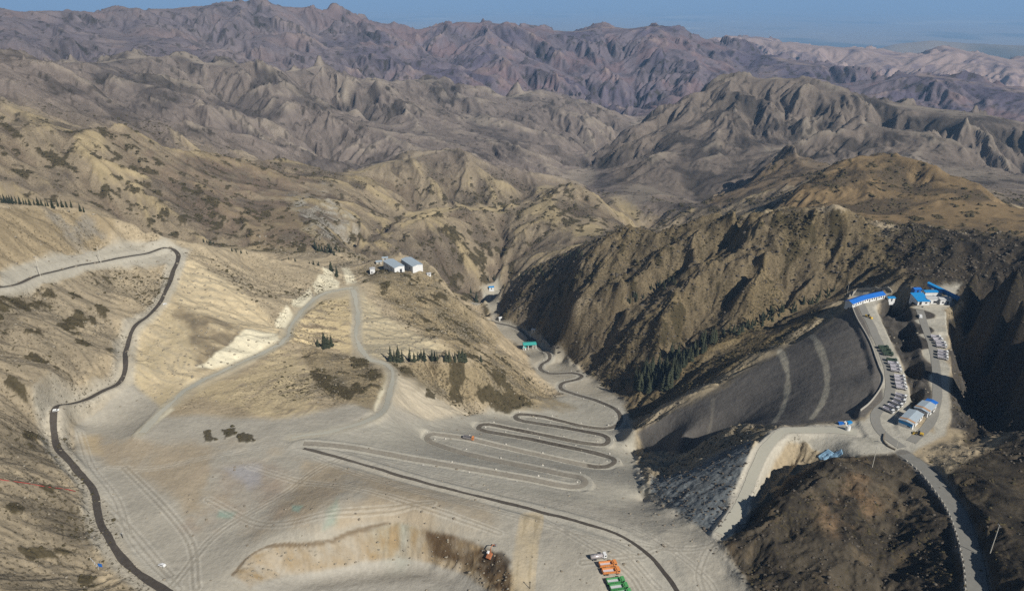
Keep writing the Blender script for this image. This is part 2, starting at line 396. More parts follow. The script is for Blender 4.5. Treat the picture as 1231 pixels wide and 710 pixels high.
Z_ROADP = [(196,495),(225,462),(280,432),(330,410),(338,390),(370,355),(426,340),(440,350),(432,420),(476,440),(480,470),(455,512),(440,500),(462,460),(455,442),(424,430),(420,360),(385,360),(352,395),(345,412),(285,448),(235,475)]
plat = zone(Z_PLAT, 0, 460, 5, 3); fan1 = zone(Z_FAN1, 0, 560, 3, 2); fan2 = zone(Z_FAN2, 0, 420, 3, 2)
terr = zone(Z_TERR, 0, 560, 3, 2); rroad = zone(Z_RROAD, 0, 400, 3, 2)
slope1 = zone(Z_SLOPE1, 0, 560, 5, 5); scree = zone(Z_SCREE, 0, 600, 4, 4); scree2 = zone(Z_SCREE2, 0, 470, 5, 5)
bench = zone(Z_BENCH, 0, 560, 4, 3); roadp = zone(Z_ROADP, 0, 620, 3, 2); hair = zone(Z_HAIR, 0, 460, 4, 3)
Z_VAL = [(582,360),(578,345),(600,334),(604,345),(596,384),(640,398),(672,420),(700,440),(745,480),(700,478),(650,450),(640,425),(600,400)]
valley = zone(Z_VAL, 560, 900, 3, 2) + zone([(590,382),(640,398),(672,418),(712,455),(755,485),(690,480),(645,452),(632,420)], 400, 720, 3, 2)
valley = np.clip(valley, 0, 1)
near = 1 - smoothstep(math.log(480), math.log(760), UU)
AMP = (1.0 - 0.08 * near) * (1 + .35 * smoothstep(math.log(1000), math.log(1300), UU))
for w_, k_ in ((plat, .97), (hair, .99), (fan1, .9), (fan2, .85), (terr, 1.0), (rroad, 1.0), (slope1, .25), (scree, .4), (scree2, .55), (bench, .85), (roadp, .85), (valley, .95)):
    AMP = AMP * (1 - k_ * w_)
AMP = (AMP * (1 - smoothstep(math.log(6000), math.log(9000), UU))).astype(np.float32)

def gullies(tb, f0, octs, gain, branch, seed=3):
    """drainage-like relief: stripes that run down the local slope, each octave following the last"""
    H = tb * -1.0                              # height / distance
    du = np.gradient(u_g)[:, None]; da = az_g[1] - az_g[0]
    # slope of the real height, conformal: dz/ds = d(z)/(D d.)
    zc = (CAM_Z - tb * D_g)
    gu = np.gradient(zc, axis=0) / (du * D_g); ga = np.gradient(zc, axis=1) / (da * D_g)
    k = 7
    def blur(a):
        for _ in range(2):
            for ax in (0, 1):
                c = np.cumsum(np.concatenate([np.repeat(np.take(a, [0], ax), k + 1, ax), a, np.repeat(np.take(a, [-1], ax), k, ax)], ax), ax)
                n = a.shape[ax]
                a = (np.take(c, range(2 * k + 1, 2 * k + 1 + n), ax) - np.take(c, range(0, n), ax)) / (2 * k + 1)
        return a
    gu = blur(gu); ga = blur(ga)
    sl = np.hypot(gu, ga) + 1e-5
    s = np.minimum(1.0, sl / 0.30) ** 0.7 / sl
    dx0 = (gu * s).astype(np.float32); dy0 = (-ga * s).astype(np.float32)      # across the slope
    rows = np.array_split(np.arange(NU), 24)
    out = np.zeros((NU, NA), np.float32); first = np.zeros((NU, NA), np.float32)
    def work(r):
        px = AZ[r].astype(np.float32); py = UU[r].astype(np.float32)
        wx = (fbm(px * 22, py * 22, 2, 77) * 0.010); wy = (fbm(px * 22, py * 22, 2, 78) * 0.010)
        px = px + wx; py = py + wy
        bx, by = dx0[r], dy0[r]
        dx, dy = bx, by
        h = np.zeros(px.shape, np.float32); hx = np.zeros_like(h); hy = np.zeros_like(h)
        a = 1.0; f = f0; h1 = None
        for o in range(octs):
            qx = px * f + 31.7 * o; qy = py * f + 11.3 * o
            ix = np.floor(qx).astype(np.int64); iy = np.floor(qy).astype(np.int64)
            fx = (qx - ix).astype(np.float32); fy = (qy - iy).astype(np.float32)
            va = np.zeros_like(h); vx = np.zeros_like(h); vy = np.zeros_like(h); wt = np.full_like(h, 1e-4)
            for i in (-1, 0, 1):
                for j in (-1, 0, 1):
                    n = ((ix + i) * 374761393 + (iy + j) * 668265263 + (seed + o) * 974711) & 0xFFFFFFFF
                    n = ((n ^ (n >> 13)) * 1274126177) & 0xFFFFFFFF; n = n ^ (n >> 16)
                    hx0 = (n & 255).astype(np.float32) / 255.0; hy0 = ((n >> 8) & 255).astype(np.float32) / 255.0
                    ex = fx - i - hx0; ey = fy - j - hy0
                    w = np.exp(-2.6 * (ex * ex + ey * ey))
                    m = (ex * dx + ey * dy) * 6.2831853
                    cm = np.cos(m); va += (0.45 * cm + 0.35 * np.arcsin(np.clip(cm, -1, 1))) * w; sm = np.sin(m); sn = (0.45 * sm + 0.35 * np.sign(sm)) * w * 6.2831853
                    vx -= sn * dx; vy -= sn * dy; wt += w
            va /= wt; vx /= wt; vy /= wt
            h += a * va; hx += a * vx; hy += a * vy
            if o == 0: h1 = va.copy()
            dx = bx + hy * branch; dy = by - hx * branch
            nn = np.hypot(dx, dy) + 1e-5; sc_ = np.minimum(1.0, 1.35 / nn)
            dx = dx * sc_; dy = dy * sc_
            a *= gain; f *= 2.0
        out[r] = h; first[r] = h1
    with ThreadPoolExecutor(4) as ex: list(ex.map(work, rows))
    return out, first, sl
GUL, GUL1, SLOPE = gullies(t_base, 8.5, 8, 0.55, 0.2)
STREAK, _, _ = gullies(t_base, 75.0, 3, 0.6, 0.1, 9)
print("gullies", round(time.time() - T0, 1))
steep = smoothstep(0.04, 0.30, SLOPE)
FARW = smoothstep(math.log(1800), math.log(2200), UU)
GUL = (GUL - GUL1 * (.75 * FARW + .2 * smoothstep(math.log(1000), math.log(1300), UU) * (1 - FARW))) * (1 + .15 * FARW)
Z = Z + GUL * ((0.0075 + .0035 * smoothstep(math.log(900), math.log(1400), UU)) * AMP * steep * D_g)
# crags: sharp broken rock where the ground is cliff
rock = np.clip(zone([(590,375),(640,322),(700,292),(760,275),(850,262),(950,250),(1040,262),(1060,290),(1020,345),(950,368),(850,412),(757,482),(700,445),(640,405)], 420, 760, 8, 8)
     + zone([(860,655),(930,590),(1000,550),(1080,560),(1120,610),(1150,714),(900,714)], 0, 400, 8, 6)
     + zone([(1030,300),(1060,262),(1240,280),(1300,300),(1300,420),(1240,560),(1150,545),(1150,370),(1080,335)], 0, 700, 8, 6)
     + zone([(820,545),(850,520),(890,505),(905,515),(870,540),(830,560)], 0, 480, 3, 3)
     + zone([(775,600),(760,560),(775,535),(800,545),(830,555),(800,575),(785,590)], 0, 460, 3, 3)
     + zone([(415,300),(470,270),(520,258),(470,300),(440,310)], 600, 1000, 6, 6), 0, 1) * (1 - terr) * (1 - fan1) * (1 - fan2) * (1 - rroad)
sx_ = X / 11.0; sy_ = Y / 11.0
crag = fbm(sx_ * 1.0 + 0.5 * sy_, sy_ * 0.7 - 0.35 * sx_, 4, 5, 0.55, True)
Z = Z + rock * crag * (2.0 + 1.0 * smoothstep(math.log(350), math.log(600), UU))
outc = smoothstep(-.05, .35, fbm(AZ * 26, UU * 26, 3, 55)) * smoothstep(math.log(700), math.log(1100), UU) * (1 - smoothstep(math.log(3500), math.log(4200), UU)) * smoothstep(.1, .3, SLOPE)
Z = Z + outc * fbm(AZ * 150 + UU * 60, UU * 190, 4, 56, .6, True) * D_g * .0011
# small lumps everywhere that is not graded
lump = fbm(X / 5.0, Y / 5.0, 3, 41) + .55 * fbm(X / 1.5, Y / 1.5, 2, 42)
Z = Z + lump * 0.25 * AMP * smoothstep(math.log(3000), math.log(300), UU) * 1.0
graded = np.clip(np.maximum.reduce([plat, hair, terr, rroad, bench, roadp, valley]), 0, 1)
Z = Z + graded * fbm(X / 3.0, Y / 3.0, 3, 61) * 0.10
# runnels on the tipped spoil
def runnels(w, dirx, diry, lam, amp, seed):
    c = X * diry - Y * dirx; l = X * dirx + Y * diry
    return w * (fbm(c / lam + 0.4 * noise2(l / 30, c / 30, 3), l / 45.0, 3, seed) * amp)
Z = Z + runnels(fan2, 0.9, 0.42, 2.1, 0.5, 91) * (.5 + .8 * fbm(X / 9, Y / 9, 2, 96)) + fan2 * fbm(X / 2.2, Y / 2.2, 4, 95, .6) * .5 + runnels(fan1, 0.75, -0.65, 4.0, 0.25, 92)

def lev(px, py, z):
    az, t = ray_of(px, py); D = (CAM_Z - z) / float(t); return Vector((D * math.sin(float(az)), D * math.cos(float(az)), z))
def level(poly, z, soft):
    """a levelled yard: outline given at height z"""
    global Z
    P = np.array([lev(x, y, z)[:2] for x, y in poly]); r = soft * 2
    m = (X > P[:, 0].min() - r) & (X < P[:, 0].max() + r) & (Y > P[:, 1].min() - r) & (Y < P[:, 1].max() + r)
    qx, qy = X[m], Y[m]; ins = np.zeros(qx.shape, bool); dist = np.full(qx.shape, 1e9)
    for i in range(len(P)):
        ax, ay = P[i]; bx, by = P[(i + 1) % len(P)]
        ins ^= ((ay > qy) != (by > qy)) & (qx < (bx - ax) * (qy - ay) / (by - ay + 1e-12) + ax)
        f = np.clip(((qx - ax) * (bx - ax) + (qy - ay) * (by - ay)) / ((bx - ax) ** 2 + (by - ay) ** 2 + 1e-9), 0, 1)
        dist = np.minimum(dist, np.hypot(qx - ax - f * (bx - ax), qy - ay - f * (by - ay)))
    k = np.where(ins, 1.0, 1 - smoothstep(0, soft, dist))
    Z[m] = Z[m] * (1 - k) + z * k
for z_, pl_ in ((9.7,[(1101,366),(1138,368),(1137,385),(1105,385)]), (8.8,[(1104,383),(1137,383),(1140,405),(1109,405)]), (7.4,[(1108,403),(1140,403),(1142,425),(1113,425)]), (6.2,[(1112,423),(1142,423),(1143,450),(1117,450)]), (5.4,[(1117,448),(1143,448),(1141,475),(1118,475)]), (4.8,[(1118,473),(1141,473),(1139,498),(1112,498)]),
               (7.4,[(1024,368),(1046,372),(1060,396),(1044,404)]), (6.3,[(1042,400),(1058,394),(1076,424),(1054,430)]), (5.2,[(1053,426),(1075,422),(1090,456),(1063,456)]), (4.5,[(1062,452),(1090,452),(1095,486),(1060,488)]), (4.1,[(1062,484),(1095,482),(1084,508),(1040,506),(1046,492)])):
    level(pl_, z_, 2.2)
level([(1096,369),(1141,370),(1160,360),(1152,346),(1097,345)], 10.0, 3.0)
level([(1077,513),(1095,499),(1120,487),(1139,494),(1137,520),(1115,537),(1080,540),(1068,526)], 4.5, 4.0)
level([(1022,369),(1034,373),(1060,364),(1072,358),(1071,352),(1040,353),(1022,361)], 8.0, 3.0)
level([(462,326),(492,329),(513,328),(513,316),(490,312),(462,316)], -30.0, 5.0)
rimz = zone([(277,690),(300,668),(330,655),(380,652),(430,637),(480,629),(520,636),(570,651),(600,668),(618,690),(622,714),(590,712),(560,690),(520,674),(480,668),(430,676),(380,686),(330,692),(300,706)], 0, 300, 4, 3)
Z = Z + rimz * (fbm(X / 3.2 + .9 * noise2(Y / 4, X / 4, 8), Y / 5, 4, 71) * .9)

def grid_at(az, D):
    ia = np.clip((az - AZ0) / (AZ1 - AZ0) * (NA - 1), 0, NA - 1.001)
    iu = np.interp(np.log(D), u_g, np.arange(NU)); iu = np.clip(iu, 0, NU - 1.001)
    return ia, iu
def ground(x, y):
    """height of the ground at a place"""
    ia, iu = grid_at(math.atan2(x, y), math.hypot(x, y))
    i, j = int(iu), int(ia); f, g = iu - i, ia - j
    return float((Z[i, j] * (1 - g) + Z[i, j + 1] * g) * (1 - f) + (Z[i + 1, j] * (1 - g) + Z[i + 1, j + 1] * g) * f)
def at(px, py, d0=0):
    """the ground point seen at a photo pixel"""
    az, t = ray_of(px, py)
    ia = int(round(np.clip((float(az) - AZ0) / (AZ1 - AZ0) * (NA - 1), 0, NA - 1)))
    tt = (CAM_Z - Z[:, ia]) / D_g[:, 0]
    ok = np.nonzero((tt <= t) & (D_g[:, 0] > d0))[0]
    i = ok[0] if len(ok) else NU - 1
    D = float(D_g[i, 0])
    if i > 0 and tt[i - 1] > t: 
        f = (tt[i - 1] - t) / (tt[i - 1] - tt[i] + 1e-9); D = float(D_g[i - 1, 0] + (D_g[i, 0] - D_g[i - 1, 0]) * f)
    x, y = D * math.sin(az), D * math.cos(az)
    return Vector((x, y, ground(x, y)))

ROADS = []
def smooth_line(pts, step=1.6):
    """Catmull-Rom through 3-D points, resampled"""
    P = [Vector(p) for p in pts]; P = [P[0] * 2 - P[1]] + P + [P[-1] * 2 - P[-2]]
    out = []
    for i in range(1, len(P) - 2):
        a, b, c, d = P[i - 1:i + 3]
        n = max(2, int((c - b).length / step))
        for k in range(n):
            t = k / n
            out.append(0.5 * ((2 * b) + (c - a) * t + (2 * a - 5 * b + 4 * c - d) * t * t + (3 * b - a - 3 * c + d) * t ** 3))
    out.append(P[-2])
    return out
def base_pt(px, py, v):
    az, t = ray_of(px, py); az = float(az); t = float(t)
    D = v if v >= 110 else (CAM_Z - v) / t
    return Vector((D * math.sin(az), D * math.cos(az), CAM_Z - t * D))
def bed(line, w, shoulder, strength=1.0):
    """level the ground along a road line; returns the mask of the levelled strip"""
    global Z
    mask = np.zeros((NU, NA), np.float32)
    zt = np.zeros((NU, NA), np.float32); best = np.full((NU, NA), 1e9, np.float32)
    r = w + shoulder
    for a, b in zip(line[:-1], line[1:]):
        ds = [math.hypot(p.x, p.y) for p in (a, b)]; an = [math.atan2(p.x, p.y) for p in (a, b)]
        d0, d1 = max(1.0, min(ds) - r), max(ds) + r
        i0, i1 = np.searchsorted(u_g, [math.log(d0), math.log(d1)])
        j0 = int((min(an) - r / d0 - AZ0) / (AZ1 - AZ0) * (NA - 1)); j1 = int((max(an) + r / d0 - AZ0) / (AZ1 - AZ0) * (NA - 1)) + 2
        i0, i1, j0, j1 = max(0, i0 - 1), min(NU, i1 + 1), max(0, j0), min(NA, j1)
        if i1 <= i0 or j1 <= j0: continue
        s = np.s_[i0:i1, j0:j1]
        vx, vy = b.x - a.x, b.y - a.y
        f = np.clip(((X[s] - a.x) * vx + (Y[s] - a.y) * vy) / (vx * vx + vy * vy + 1e-9), 0, 1)
        d = np.hypot(X[s] - a.x - f * vx, Y[s] - a.y - f * vy)
        m = d < best[s]
        best[s] = np.where(m, d, best[s]); zt[s] = np.where(m, a.z + (b.z - a.z) * f, zt[s])
    k = (1 - smoothstep(w, r, best)) * strength
    Z = np.where(best < r, Z * (1 - k) + zt * k, Z)
    return best
def settle(line, win=9):
    """drape a line on the present ground, then smooth its grade"""
    z = np.array([ground(p.x, p.y) for p in line])
    zz = np.pad(z, win, mode='edge'); ker = np.hanning(2 * win + 1); ker /= ker.sum()
    z = np.convolve(zz, ker, 'valid')
    return [Vector((p.x, p.y, float(h))) for p, h in zip(line, z)]
def quad_sheet(name, X, Y, Z, mat, cols=None, attr="albedo"):
    nu, na = X.shape
    me = bpy.data.meshes.new(name)
    co = np.empty((nu * na, 3), np.float32)
    co[:, 0] = X.ravel(); co[:, 1] = Y.ravel(); co[:, 2] = Z.ravel()
    idx = np.arange(nu * na).reshape(nu, na)
    f = np.stack([idx[:-1, :-1], idx[:-1, 1:], idx[1:, 1:], idx[1:, :-1]], -1).reshape(-1, 4)
    me.vertices.add(len(co)); me.vertices.foreach_set("co", co.ravel())
    me.loops.add(f.size); me.loops.foreach_set("vertex_index", f.ravel().astype(np.int32))
    me.polygons.add(len(f)); me.polygons.foreach_set("loop_start", np.arange(0, f.size, 4, dtype=np.int32))
    me.polygons.foreach_set("use_smooth", np.ones(len(f), bool))
    me.update(calc_edges=True)
    if cols is not None:
        a = me.attributes.new(attr, 'FLOAT_COLOR', 'POINT')
        c = np.ones((len(co), 4), np.float32); c[:, :cols.shape[-1]] = cols.reshape(-1, cols.shape[-1])
        a.data.foreach_set("color", c.ravel())
    me.materials.append(mat)
    o = bpy.data.objects.new(name, me); COL.objects.link(o)
    return o
# ------------------------------------------------------------------ roads: level their beds into the ground
W_ROAD = [(-90,366,50),(0,345,48),(50,330,43),(120,314,35),(180,305,28),(203,303,25),(213,306,24),(214,314,22.5),(207,330,20),(197,352,17),(180,378,13),(160,402,10),(151,420,9),(150,440,8),(140,456,7),(118,470,6),(92,488,4.7),(75,503,4),(67,520,3.5),(72,543,3),(100,572,2.2),(113,588,2),(117,610,1.5),(124,635,1),(142,665,0.5),(168,690,0),(205,714,0)]
HAUL = [(365,538,-0.5),(430,556,-1),(500,577,-1.5),(570,595,-2),(640,612,-2.5),(700,628,-3),(745,643,-3.5),(780,667,-4),(800,690,-4),(818,716,-4)]
PALE = [(170,520,1),(200,490,0),(230,465,-2),(280,440,-4),(325,420,-7),(345,405,-8),(350,390,-9),(370,367,-12),(390,352,-14),(424,346,-16)]
PALE2 = [(425,348,-16),(430,380,-17),(428,405,-18),(440,428,-18),(465,439,-18),(472,452,-17),(468,475,-14),(455,497,-9),(410,515,-4),(350,526,-1)]
R_ROAD = [(1088,545,5),(1105,558,5.7),(1122,575,6.7),(1145,607,8.5),(1160,640,10),(1171,680,12.5),(1176,716,14.5)]
T1 = [(1032,360,8),(1040,378,7),(1052,403,6),(1064,432,5.3),(1070,455,5),(1068,480,4),(1052,500,3.5),(1060,520,4),(1085,538,4.5)]
T2 = [(1106,372,10),(1112,392,9),(1122,420,7),(1126,450,6),(1126,480,5),(1118,508,4.5),(1095,532,4)]
T3 = [(1030,520,3.5),(1000,517,2),(965,517,1),(938,520,0),(915,548,-2),(897,588,-3),(884,616,-3.5),(866,642,-4)]
VROAD = [(572,364,-124),(582,352,-126),(598,338,-131)]
lines = {}
for nm, pts, w, sh in (("west", W_ROAD, 2.6, 3.5), ("haul", HAUL, 2.5, 4), ("pale", PALE, 3.2, 3.5), ("pale2", PALE2, 3.4, 3.5), ("right", R_ROAD, 3.6, 2.0),
                       ("t1", T1, 6.5, 3.0), ("t2", T2, 5.0, 3.0), ("t3", T3, 4.0, 3.0), ("zig", ZIG, 2.6, 3.2), ("valley", VROAD, 4, 5)):
    ln = settle(smooth_line([base_pt(*p) for p in pts]), 8)
    lines[nm] = ln
dist = {}
for nm, w, sh in (("pale", 2.4, 3.0), ("pale2", 2.4, 3.0), ("west", 2.4, 3.0), ("haul", 2.5, 4), ("right", 3.4, 1.8), ("t3", 2.8, 2.0), ("t2", 5.5, 2.5), ("t1", 6.5, 3.0), ("zig", 3.3, 1.7), ("valley", 4, 5)):
    dist[nm] = bed(lines[nm], w, sh)
# the two tracks down the tipped slope, and a lane on the plateau, kept as ground marks
def track(pts, w=1.5):
    ln = settle(smooth_line([at(*p) for p in pts], 2.0), 5)
    return bed(ln, w, 1.0, 0.0)
trk = np.minimum.reduce([track([(937,420),(945,440),(947,458),(944,482),(930,508)]), track([(975,403),(988,425),(994,450),(991,478),(975,503)])])
trk2 = track([(857,480),(856,500),(851,522)])
rimline = track([(280,690),(300,668),(330,655),(380,652),(430,637),(480,629),(520,636),(570,651),(600,667),(616,688)], 2)
lane = track([(640,622),(634,650),(629,690),(628,714)], 3)
RUTS = [[(205,706),(262,640),(330,600),(385,562),(425,546)], [(380,549),(500,590),(640,626),(740,657),(792,706)], [(372,528),(450,551),(560,581),(660,604),(740,626),(800,655),(848,694),(860,712)], [(650,622),(700,650),(755,688),(772,712)], [(864,652),(820,660),(760,652),(690,640)],
        [(868,645),(850,662),(840,690),(846,712)], [(150,562),(188,600),(228,650),(236,706)], [(122,602),(160,640),(205,692)], [(345,532),(260,547),(190,562),(130,562)], [(700,676),(760,668),(800,655)], [(250,600),(330,630),(420,615),(520,604)], [(430,546),(560,570),(680,592)], [(530,530),(640,556),(720,570)], [(300,560),(420,585),(520,612),(600,640)], [(96,520),(110,560),(140,600),(160,650),(215,708)], [(60,515),(64,545),(92,590),(104,650),(140,690)]]
ruts = np.full((NU, NA), 1e9, np.float32)
for i, r_ in enumerate(RUTS):
    d_ = track(r_, 2.0); ruts = np.minimum(ruts, np.abs(d_ - .95) + .1 * (i % 3))
print("roads", round(time.time() - T0, 1))

def ribbon(name, line, w, lift, mat, ragged=0.0, v_attr=None, label=None):
    """a road surface: a strip following its levelled bed"""
    n = len(line); cols = []; rows = []
    for i, p in enumerate(line):
        d = (line[min(n - 1, i + 1)] - line[max(0, i - 1)]); d.z = 0; d.normalize()
        s = Vector((d.y, -d.x, 0))
        l = w / 2 + ragged * noise2(np.array([i / 5.0]), np.array([0.0]), 5)[0] + ragged * .35 * noise2(np.array([i / 1.1]), np.array([3.0]), 5)[0]
        r = w / 2 + ragged * noise2(np.array([i / 5.0]), np.array([7.0]), 6)[0] + ragged * .35 * noise2(np.array([i / 1.1]), np.array([9.0]), 6)[0]
        row = []
        for k in (-1, -.5, 0, .5, 1):
            o = s * ((l if k < 0 else r) * k)
            zz = max(ground(p.x + o.x, p.y + o.y), p.z - 0.3)
            row.append((p.x + o.x, p.y + o.y, zz + lift))
        rows.append(row)
    a = np.array(rows)
    v = None
    if v_attr is not None:
        v = np.repeat(np.array([v_attr(i / n) for i in range(n)], np.float32)[:, None, None], 5, 1)
        v = np.concatenate([v, v, v], -1)
    o = quad_sheet(name, a[..., 0], a[..., 1], a[..., 2], mat, v, "wear")
    return tag(o, label, None, None, 'structure')
# ------------------------------------------------------------------ what the ground is made of (base colours only)
def C(r, g, b): return np.array(srgb(r, g, b), np.float32)
def mix(base, col, w):
    return base + (col - base) * w[..., None]
Xs, Ys = X, Y
n_big = fbm(X / 160, Y / 160, 3, 101); n_mid = fbm(X / 38, Y / 38, 4, 102); n_sml = fbm(X / 9, Y / 9, 4, 103); n_far = fbm(AZ * 22, UU * 22, 4, 104); n_far2 = fbm(AZ * 70, UU * 70, 3, 105)
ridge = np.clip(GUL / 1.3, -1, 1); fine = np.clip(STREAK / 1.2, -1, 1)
s01 = lambda a, b, v: smoothstep(a, b, v)
lD = lambda d0, d1: smoothstep(math.log(d0), math.log(d1), UU)
one = np.ones((NU, NA), np.float32)
cov = one[..., None] * C(168, 152, 124)                                   # near slopes: weathered tan
cov = mix(cov, C(140, 128, 106), s01(0.0, 0.5, n_mid) * .7)
cov = mix(cov, C(166, 152, 126), s01(0.1, 0.6, -n_big) * .6)
# ochre ridge and tan hill
oc = lD(690, 760) * (1 - lD(1150, 1250))
oc = np.clip(oc * one, 0, 1)
ocol = mix(one[..., None] * C(142, 128, 105), C(100, 90, 78), s01(-0.2, 0.35, n_mid + .4 * n_big) * .85)
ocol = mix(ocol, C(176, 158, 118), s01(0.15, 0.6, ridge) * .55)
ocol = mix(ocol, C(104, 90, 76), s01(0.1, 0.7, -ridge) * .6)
cov = cov * (1 - oc[..., None]) + ocol * oc[..., None]
cov = mix(cov, C(112, 95, 80), zone([(150,158),(200,185),(260,192),(320,198),(385,212),(345,240),(362,268),(395,298),(300,298),(250,280),(200,225)], 700, 1090, 8, 10) * s01(-.5, .3, n_sml + .5 * ridge) * .6)
# grey middle mountains
gr = lD(1040, 1180)
gcol = mix(one[..., None] * C(121, 110, 101), C(86, 79, 75), s01(-0.05, 0.4, n_far) * .85)
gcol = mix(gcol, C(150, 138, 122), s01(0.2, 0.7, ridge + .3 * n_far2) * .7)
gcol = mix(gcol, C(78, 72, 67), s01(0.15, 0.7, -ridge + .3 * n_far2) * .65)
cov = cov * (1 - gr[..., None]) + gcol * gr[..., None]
# main range: purple and rust rock
pu = lD(1950, 2200)
pcol = mix(one[..., None] * C(112, 102, 106), C(88, 81, 94), s01(0.0, 0.4, n_far) * .8)
pcol = mix(pcol, C(118, 94, 90), s01(0.05, 0.45, -n_far + .5 * n_far2) * .5)
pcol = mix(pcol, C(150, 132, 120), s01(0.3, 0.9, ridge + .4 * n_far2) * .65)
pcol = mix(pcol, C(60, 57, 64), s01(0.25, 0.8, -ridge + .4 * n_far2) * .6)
leftw = s01(560, 300, PX0) * lD(1950, 2200)
pcol = mix(pcol, C(120, 110, 104), leftw * .45)
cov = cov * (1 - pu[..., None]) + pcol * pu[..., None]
pk = lD(3600, 4100)
kcol = mix(one[..., None] * C(158, 138, 128), C(112, 99, 102), s01(0.0, 0.5, n_far2) * .8)
cov = cov * (1 - pk[..., None]) + kcol * pk[..., None]
pl = lD(5600, 6600)
fcol = mix(one[..., None] * C(150, 136, 116), C(84, 88, 76), s01(0.1, 0.35, fbm(X / 1800, Y / 4200, 4, 201)))
fcol = mix(fcol, C(190, 176, 150), s01(0.3, 0.6, fbm(X / 2600, Y / 3000, 4, 202)))
cov = cov * (1 - pl[..., None]) + fcol * pl[..., None]
# right: grey mountain, ochre hump, rocky spur, dark cliffs
z3 = zone([(715,190),(780,140),(860,100),(930,88),(1000,104),(1100,125),(1240,145),(1330,160),(1330,260),(1231,250),(1090,185),(960,225),(930,255),(840,255),(770,262),(735,215)], 1000, 1950, 6, 6)
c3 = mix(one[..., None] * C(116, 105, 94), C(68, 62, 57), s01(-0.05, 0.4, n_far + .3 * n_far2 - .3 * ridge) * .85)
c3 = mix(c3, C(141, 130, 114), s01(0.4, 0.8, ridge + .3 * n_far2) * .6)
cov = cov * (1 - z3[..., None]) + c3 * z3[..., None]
z4 = zone([(925,255),(960,222),(1020,186),(1090,183),(1160,214),(1231,248),(1330,270),(1330,320),(1231,300),(1090,280),(1040,268)], 700, 960, 5, 6) \
   + zone([(850,245),(940,186),(990,190),(1012,206),(960,235),(900,262)], 1000, 1200, 4, 5) * .6
c4 = mix(one[..., None] * C(132, 112, 82), C(84, 74, 60), s01(-0.2, 0.35, n_mid + .3 * n_sml) * .85)
cov = cov * (1 - z4[..., None]) + c4 * np.clip(z4, 0, 1)[..., None]
z5 = zone([(575,368),(640,318),(700,290),(760,270),(850,258),(950,246),(1045,262),(1075,300),(1110,345),(1060,345),(1022,352),(960,395),(850,462),(765,515),(740,480),(700,440),(640,402),(596,385)], 420, 720, 5, 5)
c5 = mix(one[..., None] * C(116, 103, 80), C(138, 120, 84), s01(0.0, 0.5, n_mid + .3 * ridge) * .7)
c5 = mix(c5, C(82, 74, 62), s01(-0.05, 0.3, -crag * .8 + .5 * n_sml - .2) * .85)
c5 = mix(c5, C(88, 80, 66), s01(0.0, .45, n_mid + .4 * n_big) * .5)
c5 = mix(c5, C(138, 126, 106), s01(-0.1, .4, n_sml) * s01(760, 660, PX0) * .7)
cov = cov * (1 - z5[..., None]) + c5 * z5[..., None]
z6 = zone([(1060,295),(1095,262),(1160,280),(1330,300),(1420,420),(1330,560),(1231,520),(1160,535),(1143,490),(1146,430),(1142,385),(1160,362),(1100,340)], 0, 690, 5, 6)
c6 = mix(one[..., None] * C(74, 66, 55), C(52, 48, 42), s01(-0.1, 0.35, crag) * .8)  # dark cliff rock, lowered further to carry the right gully's shade in its colour
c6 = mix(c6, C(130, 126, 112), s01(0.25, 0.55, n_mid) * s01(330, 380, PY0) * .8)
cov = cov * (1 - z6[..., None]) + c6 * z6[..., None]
z7 = zone([(868,655),(900,622),(945,580),(1000,548),(1075,545),(1120,585),(1150,560),(1231,520),(1420,500),(1420,760),(860,760),(885,690)], 0, 420, 4, 4)
c7 = mix(one[..., None] * C(86, 78, 65), C(56, 51, 44), s01(-0.1, 0.3, n_mid + .5 * crag) * .8)
c7 = mix(c7, C(118, 101, 76), s01(0.1, 0.6, n_sml) * .35)
c7 = mix(c7, C(124, 102, 77), zone([(985,590),(1030,570),(1055,600),(1040,640),(1000,650),(985,630)], 0, 420, 10, 12) * s01(-.2, .4, n_sml) * .8)
cov = cov * (1 - z7[..., None]) + c7 * z7[..., None]
# tipped spoil
cov = mix(cov, C(108, 103, 96), fan1 * (1 - .12 * s01(0, .5, n_mid)))
cov = mix(cov, C(164, 148, 116), zone([(1028,352),(1015,362),(960,400),(850,462),(815,495),(850,476),(960,412),(1015,378)], 0, 560, 4, 4) * .4)
cov = mix(cov, C(128, 132, 130), fan2)
cov = mix(cov, C(86, 88, 88), fan2 * s01(0.0, .5, fbm((X * .42 - Y * .9) / 1.6 + NWX, (X * .9 + Y * .42) / 14, 4, 93)) * .8)
gully_shade = zone([(1044,372),(1100,372),(1108,400),(1118,440),(1120,486),(1088,504),(1066,516),(1094,480),(1086,440),(1060,400)], 0, 540, 2, 2) + zone([(1140,380),(1156,375),(1160,420),(1160,520),(1141,515),(1144,450),(1141,420)], 0, 560, 2, 2)  # gully walls beside the terraces: deep shade put into the ground colour
cov = mix(cov, mix(one[..., None] * C(84, 79, 72), C(60, 57, 52), s01(-.1, .4, n_sml)), np.clip(gully_shade, 0, 1) * (1 - .9 * terr))
